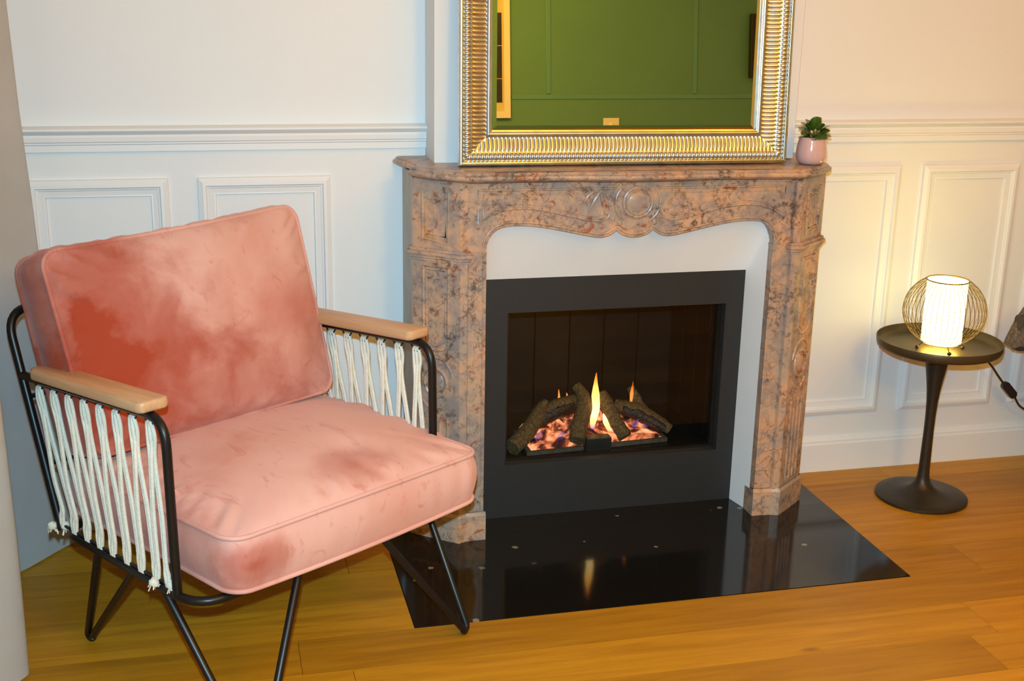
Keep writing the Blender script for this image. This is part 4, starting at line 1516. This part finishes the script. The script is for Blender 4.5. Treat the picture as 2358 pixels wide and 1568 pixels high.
for k in range(4):
    a = math.radians((-100, -11, 78, 165)[k])
    bm = BM()
    tube(bm, [(0.050 * math.cos(a), 0.050 * math.sin(a), 0.0235), (0.060 * math.cos(a), 0.060 * math.sin(a), 0.015), (0.068 * math.cos(a), 0.068 * math.sin(a), 0.0070)], 0.0015, 6)
    ft = obj('foot', bm, 'brass_wire', lamp)
    bm = BM(); ball(bm, (0.068 * math.cos(a), 0.068 * math.sin(a), 0.0064), 0.0062, 12, 8)
    obj('ball_foot', bm, 'table_metal', ft)
# flex with an inline switch
cord = empty('lamp_cord', (1.55, -0.1, 0), label='black lamp cord with an inline switch hanging behind the table', cat='cord')
bm = BM()
path = catmull([(1.335, -0.215, 0.492), (1.372, -0.165, 0.4925), (1.402, -0.128, 0.505), (1.420, -0.108, 0.5225), (1.452, -0.080, 0.524), (1.478, -0.065, 0.500), (1.520, -0.062, 0.440), (1.575, -0.080, 0.395), (1.612, -0.095, 0.362), (1.645, -0.098, 0.322), (1.668, -0.095, 0.297)], 8)
tube(bm, path, 0.0033, 8)
obj('flex', bm, 'dark_panel', cord, world=True)
bm = BM()
tube(bm, catmull([(1.722, -0.092, 0.243), (1.748, -0.088, 0.210), (1.800, -0.08, 0.175), (1.88, -0.06, 0.10), (1.95, -0.045, 0.03), (2.02, -0.05, 0.004), (2.2, -0.06, 0.0035)], 8), 0.0033, 8)
obj('flex', bm, 'dark_panel', cord, world=True)
bm = BM()
box(bm, -0.034, 0.034, -0.009, 0.009, -0.0135, 0.0135)
bmesh.ops.bevel(bm, geom=[e for e in bm.edges if abs(e.verts[0].co.y - e.verts[1].co.y) > 0.01], offset=0.0075, segments=1, affect='EDGES')
bmesh.ops.bevel(bm, geom=list(bm.edges), offset=0.0018, segments=2, affect='EDGES')
bmesh.ops.rotate(bm, verts=bm.verts, cent=(0, 0, 0), matrix=Matrix.Rotation(math.radians(46), 3, 'Y'))
bmesh.ops.translate(bm, verts=bm.verts, vec=(1.695, -0.0935, 0.270))
sw = obj('inline_switch', bm, 'dark_panel', cord, world=True, smooth=False)

# ------------------------------------------------------------------ potted succulent
PX, PY, PZ = 0.842, -0.235, 1.0425
plant = empty('potted_succulent', (PX, PY, PZ), label='small succulent in a glossy pink pot on the mantel shelf', cat='plant')
bm = BM()
lathe(bm, [(0, 0.0003), (0.028, 0.0003), (0.034, 0.003), (0.0395, 0.010), (0.0425, 0.019), (0.0432, 0.030), (0.0415, 0.048), (0.0388, 0.062), (0.0368, 0.0735), (0.0372, 0.0755), (0.0355, 0.0760), (0.0345, 0.0735), (0.0350, 0.066), (0, 0.066)], 48)
pot = obj('pot', bm, 'pot', plant)
bm = BM(); lathe(bm, [(0.0348, 0.0665), (0.025, 0.068), (0.01, 0.069), (0, 0.069)], 24)
obj('soil', bm, 'soil', plant)
def leaf_mesh(length, width, thick=0.0042):
    bm = BM()
    n, m = 10, 8
    rings = []
    for i in range(n + 1):
        t = i / n
        wdt = width * 1.28 * (math.sin(PI * min(1, t ** 1.1 * 0.965 + 0.02)) ** 0.6) * 0.5 + 0.0010
        cup = 0.004 * math.sin(PI * t)
        ring = []
        for k in range(m):
            a = 2 * PI * k / m
            x = math.cos(a) * wdt
            ring.append(bm.verts.new((x, t * length, math.sin(a) * thick * 0.5 * (0.35 + math.sin(PI * min(t + 0.05, 1)) * 0.65) + cup * ((x / (wdt + 1e-6)) ** 2) - 0.25 * length * t * t * 0.5)))
        rings.append(ring)
    for A, B in zip(rings, rings[1:]):
        for k in range(m):
            bm.faces.new((A[k], A[(k + 1) % m], B[(k + 1) % m], B[k]))
    bm.faces.new(rings[0][::-1]); bm.faces.new(rings[-1])
    return bm
def place_leaf(base, az, el, length, width, roll=0.0):
    bm = leaf_mesh(length, width)
    R = Matrix.Rotation(az, 4, 'Z') @ Matrix.Rotation(el, 4, 'X') @ Matrix.Rotation(roll, 4, 'Y')
    bmesh.ops.transform(bm, verts=bm.verts, matrix=Matrix.Translation(base) @ R)
    return obj('leaf', bm, 'leaf', plant, angle=80)
rn = random.Random(4)
# (base x,y,z , azimuth deg (0 = away from camera, 90 = left), elevation, length, width)
leaves = [
    ((-0.010, -0.004, 0.096), 80, 40, 0.034, 0.026), ((-0.012, -0.006, 0.084), 105, 8, 0.030, 0.021), ((-0.002, -0.004, 0.098), 140, 66, 0.026, 0.021),
    ((0.002, -0.006, 0.100), 176, 84, 0.034, 0.024), ((0.008, 0.002, 0.100), 318, 58, 0.036, 0.022), ((0.012, -0.004, 0.094), 278, 24, 0.040, 0.027),
    ((0.010, -0.010, 0.086), 236, 22, 0.034, 0.023), ((0.000, -0.010, 0.088), 190, -20, 0.034, 0.029), ((-0.014, -0.006, 0.078), 98, 2, 0.034, 0.018),
    ((-0.006, 0.004, 0.100), 60, 62, 0.028, 0.020), ((0.004, 0.010, 0.092), 15, 45, 0.032, 0.022), ((-0.010, 0.010, 0.086), 45, 30, 0.032, 0.022),
    ((0.016, 0.006, 0.084), 300, 20, 0.034, 0.022), ((0.006, -0.012, 0.096), 205, 52, 0.028, 0.022), ((-0.006, -0.012, 0.084), 150, 10, 0.030, 0.024),
    ((0.016, -0.008, 0.078), 258, 8, 0.034, 0.022), ((-0.004, -0.012, 0.078), 168, -5, 0.028, 0.026), ((0.008, -0.012, 0.078), 215, -2, 0.030, 0.024), ((-0.012, 0.0, 0.090), 70, 72, 0.024, 0.018)]
for b_, az, el, ln, wd in leaves:
    place_leaf(Vector(b_), math.radians(az), math.radians(el), ln, wd, rn.uniform(-0.4, 0.4))
for p0, p1 in (((0, 0, 0.066), (0.002, -0.003, 0.106)), ((-0.006, 0.002, 0.066), (-0.012, -0.001, 0.098)), ((0.006, 0.0, 0.066), (0.012, -0.002, 0.096))):
    bm = BM(); tube(bm, [p0, ((p0[0] + p1[0]) / 2, (p0[1] + p1[1]) / 2 - 0.001, (p0[2] + p1[2]) / 2), p1], 0.0028, 8)
    obj('stem', bm, 'stem', plant)

# ------------------------------------------------------------------ long curtain at the left edge
cur = [(-1.219, -0.098), (-1.235, -0.112), (-1.290, -0.190), (-1.343, -0.262), (-1.395, -0.340), (-1.432, -0.430), (-1.425, -0.520), (-1.380, -0.600), (-1.318, -0.680), (-1.272, -0.735), (-1.2590, -0.768), (-1.272, -0.805),
       (-1.330, -0.880), (-1.400, -0.960), (-1.438, -1.060), (-1.420, -1.160), (-1.350, -1.250), (-1.290, -1.320), (-1.275, -1.360), (-1.300, -1.420), (-1.380, -1.520), (-1.43, -1.62), (-1.40, -1.72), (-1.32, -1.80)]
bm = BM()
cc = catmull([(x, y, 0) for x, y in cur], 8)
zs = [0.004, 0.03, 0.10, 0.2, 0.35, 0.55, 0.75, 0.95, 1.2, 1.45, 1.7, 2.0, 2.3, 2.6]
G = []
for i, p in enumerate(cc):
    col = []
    for z in zs:
        f = min(1.0, z / 1.5)
        pull = (-1.372 - p.x) * 0.10 * f
        if i < 20:
            pull = -0.054 * min(1, z / 1.4) * (1 - i / 20) + pull * i / 20
        wob = noise.noise(Vector((i * 0.06, z * 1.6, 0.3))) * 0.010
        hem = 0.006 * noise.noise(Vector((i * 0.05, 0, 4))) if z < 0.01 else 0
        col.append(bm.verts.new((p.x + pull + wob * min(1, i / 6), p.y + wob * 0.5, z + abs(hem))))
    G.append(col)
for i in range(len(G) - 1):
    for j in range(len(zs) - 1):
        bm.faces.new((G[i][j], G[i + 1][j], G[i + 1][j + 1], G[i][j + 1]))
bmesh.ops.solidify(bm, geom=bm.faces[:], thickness=0.0025)
curtain = obj('curtain', bm, 'curtain', angle=70)
tagp(curtain, 'long pale grey linen curtain hanging at the left edge', 'curtain')

# ------------------------------------------------------------------ dark chair corner with a knitted throw at the right edge
lc = empty('upholstered_chair', (1.86, -0.45, 0), label='dark upholstered armchair at the right edge, its arm hung with a brown throw', cat='armchair')
for y0, y1 in ((-0.226, -0.180), (-0.790, -0.744)):
    bm = BM(); box(bm, 1.606, 2.14, y0, y1, 0.440, 0.558, 0.018, 4)
    obj('arm', bm, 'dark_upholstery', lc, world=True, angle=60)
bm = BM(); box(bm, 1.640, 2.06, -0.742, -0.228, 0.395, 0.470, 0.022, 4)
obj('seat', bm, 'dark_upholstery', lc, world=True, angle=60)
bm = BM(); box(bm, 2.062, 2.15, -0.742, -0.228, 0.400, 0.860, 0.030, 4)
obj('backrest', bm, 'dark_upholstery', lc, world=True, angle=60)
for x, y in ((1.80, -0.765), (1.80, -0.203), (2.10, -0.765), (2.10, -0.203)):
    bm = BM(); tube(bm, [(x, y, 0.0), (x, y, 0.445)], [0.010, 0.013], 10); obj('leg', bm, 'black_rod', lc, world=True)
# knitted throw: one cloth in soft folds that slide down over the chair edge
bm = BM()
nv = 96
paths = [  # successive fold crests from the wall side to the front, lower-left end last
    [(1.86, -0.170, 0.560), (1.760, -0.170, 0.590), (1.690, -0.171, 0.592), (1.650, -0.172, 0.560), (1.618, -0.173, 0.508), (1.600, -0.174, 0.462)],
    [(1.86, -0.205, 0.572), (1.750, -0.205, 0.606), (1.672, -0.205, 0.614), (1.628, -0.205, 0.578), (1.592, -0.205, 0.518), (1.570, -0.205, 0.466)],
    [(1.86, -0.240, 0.572), (1.755, -0.241, 0.606), (1.684, -0.242, 0.612), (1.642, -0.243, 0.578), (1.604, -0.243, 0.516), (1.573, -0.242, 0.460)],
    [(1.86, -0.258, 0.560), (1.765, -0.262, 0.596), (1.704, -0.264, 0.606), (1.665, -0.266, 0.580), (1.630, -0.266, 0.534), (1.602, -0.265, 0.490)],
    [(1.86, -0.264, 0.540), (1.790, -0.268, 0.566), (1.742, -0.272, 0.578), (1.708, -0.274, 0.566), (1.682, -0.275, 0.544), (1.664, -0.274, 0.522)]]
curves = [catmull(p, 7) for p in paths]
m = len(curves[0])
G = []
for i in range(m):
    t = i / (m - 1)
    col = []
    for j in range(nv + 1):
        v = j / nv * (len(curves) - 1)
        k = min(int(v), len(curves) - 2)
        f = v - k
        p = curves[k][i].lerp(curves[k + 1][i], f)
        q = curves[k][min(i + 1, m - 1)] - curves[k][max(i - 1, 0)]
        nrm = Vector((q.z, 0, -q.x)).normalized() + Vector((0, -0.55, 0))
        valley = 0.017 * math.sin(PI * f) ** 0.8
        col.append(bm.verts.new(p - nrm.normalized() * valley + nrm * 0.004 * noise.noise(Vector((t * 7, v * 3, 0)))))
    G.append(col)
for i in range(m - 1):
    for j in range(nv):
        bm.faces.new((G[i][j], G[i + 1][j], G[i + 1][j + 1], G[i][j + 1]))
bmesh.ops.recalc_face_normals(bm, faces=bm.faces)
bmesh.ops.solidify(bm, geom=bm.faces[:], thickness=0.010)
bmesh.ops.translate(bm, verts=bm.verts, vec=(-1.60, 0.2, 0))
th = obj('throw_blanket', bm, 'knit', angle=80)
th.location = (1.60, -0.2, 0)
tagp(th, 'brown knitted throw hanging in soft folds over the dark chair arm', 'blanket')

# ------------------------------------------------------------------ what the mirror shows of the far side of the room
pic = empty('framed_picture', (0.99, Y_F, 1.2), label='tall cream-framed picture on the green wall, reflected at the mirror left', cat='picture')
px0, px1, pz0, pz1 = 0.845, 1.135, 1.205, 2.15
bm = BM(); face_ring(bm, px0, px1, pz0, pz1, px0 + 0.042, px1 - 0.042, pz0 + 0.042, pz1 - 0.042, Y_F + 0.03, Y_F + 0.001); obj('frame', bm, 'cream_frame', pic, smooth=False, world=True)
bm = BM(); box(bm, px0 + 0.04, px1 - 0.04, Y_F + 0.002, Y_F + 0.012, pz0 + 0.04, pz1 - 0.04); obj('mat', bm, 'mat_board', pic, smooth=False, world=True)
for z0, z1 in ((1.305, 1.455), (1.460, 1.665), (1.670, 1.875)):
    bm = BM(); box(bm, px0 + 0.070, px1 - 0.052, Y_F + 0.010, Y_F + 0.0145, z0, z1); obj('picture_panel', bm, 'picture_dark', pic, smooth=False, world=True)
swp = empty('light_switch', (1.835, Y_F, 1.17), label='cream light switch with a round knob on the green wall, seen in the mirror', cat='switch')
bm = BM(); box(bm, 1.778, 1.890, Y_F + 0.001, Y_F + 0.010, 1.128, 1.200, 0.003); obj('plate', bm, 'switch_plate', swp, smooth=False, world=True)
bm = BM(); ball(bm, (1.835, Y_F + 0.010, 1.150), 0.020, 18, 10, (1, 0.7, 1)); obj('knob', bm, 'switch_plate', swp, world=True)
spk = empty('wall_speaker', (2.92, Y_F, 1.66), label='flat black screen on the green wall, reflected at the mirror right edge', cat='screen')
bm = BM(); box(bm, 2.805, 3.60, Y_F + 0.03, Y_F + 0.07, 1.46, 1.885, 0.004); obj('screen', bm, 'dark_panel', spk, smooth=False, world=True)
bm = BM(); box(bm, 3.1, 3.3, Y_F + 0.001, Y_F + 0.031, 1.58, 1.76); obj('bracket', bm, 'dark_panel', spk, smooth=False, world=True)
# thin paler strips standing in for bands of reflected flash light on the green wall
def flash_strip(n, x0, x1, z0, z1, lab):
    bm = BM(); box(bm, x0, x1, Y_F, Y_F + 0.006, z0, z1, 0.002); o = struct('trim_%d' % n, bm, 'flash_band'); o['label'] = lab
flash_strip(3, 1.15, X_R, 1.325, 1.355, 'pale green horizontal strip standing in for reflected flash light on the green wall')
flash_strip(4, 1.385, 1.415, 1.36, 2.5, 'pale green upright strip standing in for reflected flash light near the picture')
flash_strip(5, 2.415, 2.445, 1.36, 2.5, 'pale green upright strip standing in for reflected flash light near the screen')
